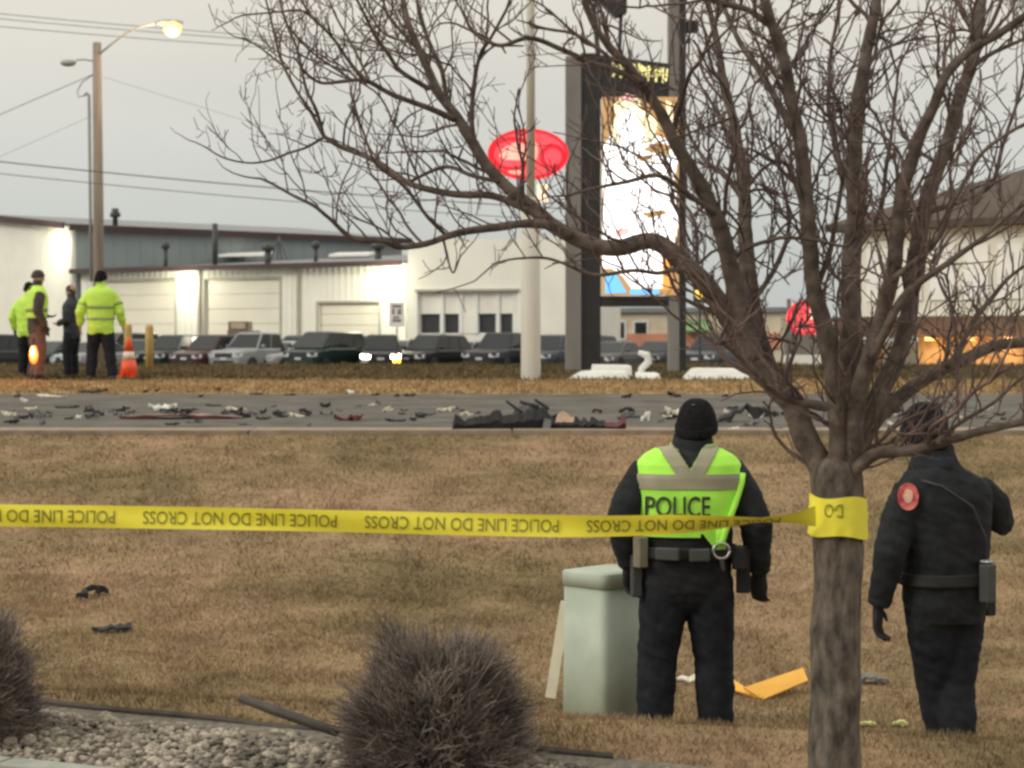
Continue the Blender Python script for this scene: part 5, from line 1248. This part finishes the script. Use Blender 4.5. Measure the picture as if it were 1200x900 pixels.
def scrap(px, py, w_, h_, mm):
    nm = {M_db: 'black', M_dg: 'grey', M_dw: 'white', M_cream2: 'cream', M_dr: 'dark red'}[mm]
    size = 'tiny' if w_ < 9 else ('small' if w_ < 16 else 'longer')
    if py < 472: where = 'at the far edge of the road'
    elif px < 120: where = 'on the road below the officers in yellow'
    elif px < 290: where = 'on the road around the white curved panel'
    elif px < 440: where = 'on the road by the dark red car piece'
    elif px < 530: where = 'on the road left of the torn bumper end'
    elif px < 740: where = 'on the road behind the torn bumper'
    elif px < 830: where = 'on the road near the cream box-like scrap'
    elif px < 960: where = 'on the road around the dark tangled car part'
    else: where = 'on the road beyond the tree and dark officer'
    shard('scrap', px, py, w_, h_, mm, '%s %s crash scrap %s' % (size, nm, where), 'debris', 'small scraps scattered along the road', jag=.4)
# torn-off bumper
g0 = ground_hit(632, 506); s = F/g0.y
bp = empty('torn_bumper', g0+Vector((0, .25, .0)), 0, 'long torn black car bumper lying at the road edge', 'bumper')
bz = [(-1.0, .08, -.32), (-.98, .25, -.26), (-.93, .16, -.2), (-.85, .12, -.1), (-.7, .17, -.05), (-.5, .21, -.02), (-.3, .18, .0), (-.15, .24, .0), (0, .27, .02), (.12, .20, .02), (.3, .15, .02), (.6, .13, 0), (.8, .10, -.08), (.93, .12, -.16), (1.0, .18, -.22)]
rings = []
for k in range(57):
    x = -1+2*k/56; hh = pwl(x, [(a, b) for a, b, c in bz]); y = pwl(x, [(a, c) for a, b, c in bz])
    hh = max(.05, hh+.045*noise.noise((x*7, 1, 4))+.03*random.gauss(0, .6)); yy = y*.5+.015*noise.noise((x*9, 3, 3))
    bend = .02*max(0, noise.noise((x*4, 8, 1)))
    rings.append([Vector((x, yy-.03, bend)), Vector((x, yy+.05, bend)), Vector((x, yy+.04, hh*.6)), Vector((x+.01*random.gauss(0, 1), yy+.0, hh)), Vector((x, yy-.03, hh*.96)), Vector((x, yy-.08-.03*noise.noise((x*6, 0, 2)), hh*.5))])
MB().loft(rings).put('skin', M_db, bp)
MB().loft([[v+Vector((0, -.012, -.0)) for v in r] for r in rings[49:]]).put('red_end', M_dr, bp)
for pts, r in (([(-.32, .1, .08), (-.22, .12, .22), (-.38, .15, .34)], .03), ([(-.12, .1, .1), (-.02, .1, .28), (-.22, .12, .33)], .035), ([(.0, .1, .12), (.1, .1, .26), (-.05, .1, .36)], .03), ([(.05, .1, .1), (.22, .1, .17), (.35, .1, .15)], .03)):
    MB().tube(pts, [r, r*.9, r*.5], 6, 0, .5).put('torn_strip', M_db, bp)
MB().loft([[Vector((-.30+.36*t, .12+.02*math.sin(9*t), z)) for z in (.05, .22+.1*math.sin(3.1*t))]+[Vector((-.30+.36*t, .15+.02*math.sin(9*t), z)) for z in (.22+.1*math.sin(3.1*t), .05)] for t in [k/6 for k in range(7)]]).put('inner_liner', M_dg, bp)
MB().loft([[Vector((x, -.05, .10)), Vector((x, .06, .10)), Vector((x, .05, .10+h1)), Vector((x+.01, -.03, .10+h1*1.1))] for x, h1 in ((.19, .03), (.22, .09), (.26, .12), (.31, .10), (.35, .06), (.40, .05))]).put('foam_lump', M_dp, bp)
MB().add([(.04, -.115, .03), (.13, -.12, .02), (.14, -.11, .13), (.06, -.10, .15), (.04, -.09, .03), (.13, -.09, .02), (.14, -.08, .13), (.06, -.08, .15)], [[3,2,1,0],[4,5,6,7],[0,1,5,4],[1,2,6,5],[2,3,7,6],[3,0,4,7]]).put('grey_bracket', M_dg, bp)
shard('long_strip', 210, 492, 145, 5, M_dr, 'long thin dark strip lying along the near road edge', rz=0, jag=.1)
shard('white_shell', 190, 481, 33, 9, M_dw, 'white curved plastic panel lying on the road'); shard('black_scrap', 212, 487, 22, 8, M_db, 'black scrap just beside the white curved panel')
shard('dark_red_scrap', 408, 494, 34, 10, M_dr, 'lumpy dark red and black car piece on the road'); shard('cream_box', 788, 487, 17, 10, M_cream2, 'cream box-like scrap on the road left of the officer with the vest')
shard('white_cup', 757, 494, 11, 12, M_dw, 'small upright white scrap by the end of the bumper'); shard('white_bag', 411, 462, 8, 6, mat('bright_white_scrap', (.85, .85, .8), .5, .05, 5), 'bright white scrap on the pale straw strip')
shard('dark_wreck_part', 872, 496, 60, 24, M_db, 'dark tangled car part on the road right of the officer in the vest', jag=.5)
shard('dark_sheet', 108, 461, 34, 5, M_db, 'flat dark panel at the far edge of the road'); shard('white_chip', 28, 472, 9, 5, M_dw, 'small white chip on the road below the yellow vested officer')
shard('pale_lump', 10, 488, 18, 7, M_cream2, 'pale lump of debris at the near road edge'); shard('pale_strip', 60, 466, 36, 3, M_cream2, 'thin pale strip on the road below the officers')
shard('grey_scrap', 1090, 505, 40, 9, M_cream2, 'pale scrap pile on the road behind the officer in dark uniform', jag=.5); shard('grey_scrap', 1055, 486, 40, 8, M_db, 'dark scrap on the road left of the dark officer head', jag=.4)
for px, py, w_, h_, mm in ([(37, 488, 8, 8, M_dg), (55, 490, 12, 6, M_dg), (78, 479, 28, 4, M_db), (92, 491, 7, 5, M_dw), (115, 488, 14, 7, M_db), (130, 484, 8, 5, M_dg), (170, 461, 7, 4, M_db), (184, 460, 6, 5, M_db), (255, 459, 8, 5, M_db), (235, 466, 6, 4, M_db),
        (270, 486, 24, 5, M_db), (295, 488, 14, 6, M_dg), (330, 486, 10, 4, M_dg), (357, 485, 14, 6, M_db), (383, 487, 16, 5, M_dg), (300, 463, 16, 2, M_db), (340, 464, 14, 2, M_db), (453, 484, 9, 8, M_cream2), (463, 495, 24, 4, M_db), (484, 494, 8, 6, M_db), (497, 488, 20, 5, M_dg), (522, 483, 20, 6, M_cream2),
        (465, 466, 6, 4, M_db), (480, 465, 14, 4, M_db), (440, 464, 10, 3, M_db), (362, 500, 5, 4, M_dg), (735, 467, 12, 5, M_db), (790, 466, 16, 6, M_db), (738, 490, 12, 7, M_dg), (700, 485, 12, 6, M_dr), (775, 496, 8, 5, M_dg), (850, 466, 8, 4, M_db), (880, 500, 18, 6, M_dg), (910, 504, 16, 5, M_dg),
        (860, 505, 12, 4, M_cream2), (930, 492, 14, 6, M_db), (1045, 500, 10, 5, M_dw), (1110, 494, 9, 6, M_dw), (1150, 490, 12, 5, M_dg), (20, 466, 8, 4, M_db), (145, 489, 9, 5, M_dg), (320, 478, 8, 3, M_dg), (420, 478, 8, 3, M_dg), (560, 486, 8, 4, M_dg)]):
    scrap(px, py, w_, h_, mm)
for k in range(105):
    mm = random.choice([M_db, M_db, M_dg, M_dg, M_db, M_cream2])
    scrap(random.choice([random.uniform(0, 330), random.uniform(0, 560), random.uniform(720, 1180)]), min(499, random.gauss(488, 5)), random.uniform(5, 20), random.uniform(2, 7), mm)
shard('black_scrap', 108, 702, 46, 14, M_db, 'curved black plastic strip lying on the brown grass', rz=.9); shard('black_scrap', 130, 743, 46, 9, M_db, 'ragged dark scrap lying in the grass below the curved strip', jag=.6)
# folded yellow board and small bits near the tree
M_ylw = mat('orange_yellow_board', (.80, .42, .06), .6, .08, 4); ga = ground_hit(905, 818)
sY = F/ga.y; yb = empty('yellow_board', ga, 0, 'orange yellow folded board lying on the grass beside the tree trunk', 'board')
X_ = lambda px: (px-905)/sY
MB().add([(X_(852), .10, .05), (X_(893), -.05, .0), (X_(893), .0, .0), (X_(857), .2, .1), (X_(852), .11, .04), (X_(893), -.04, -.012), (X_(893), .02, -.012), (X_(857), .21, .09)], [[0,1,2,3],[7,6,5,4],[0,4,5,1],[1,5,6,2],[2,6,7,3],[3,7,4,0]]).put('short_flap', M_ylw, yb)
MB().add([(X_(872), .02, .06), (X_(893), -.05, .002), (X_(950), .1, .09), (X_(947), .2, .15), (X_(872), .03, .05), (X_(893), -.04, -.01), (X_(950), .11, .08), (X_(947), .21, .14)], [[0,1,2,3],[7,6,5,4],[0,4,5,1],[1,5,6,2],[2,6,7,3],[3,7,4,0]]).put('long_flap', M_ylw, yb)
M_yg = mat('yellow_green_scrap', (.55, .58, .22), .6, .1, 6)
shard('paper_scrap', 1018, 853, 18, 4, M_yg, 'yellow green scrap on the grass right at the tree trunk', rz=-.2); shard('paper_scrap', 1056, 853, 18, 6, M_yg, 'yellow green scrap between tree trunk and dark officer boots', rz=-.5)
shard('flat_board', 1022, 803, 40, 9, M_dg, 'dull flat board on the grass just right of the tree trunk', rz=0); shard('flat_board', 818, 800, 60, 5, M_cream2, 'pale narrow board on the grass between the vested officer legs', rz=0)
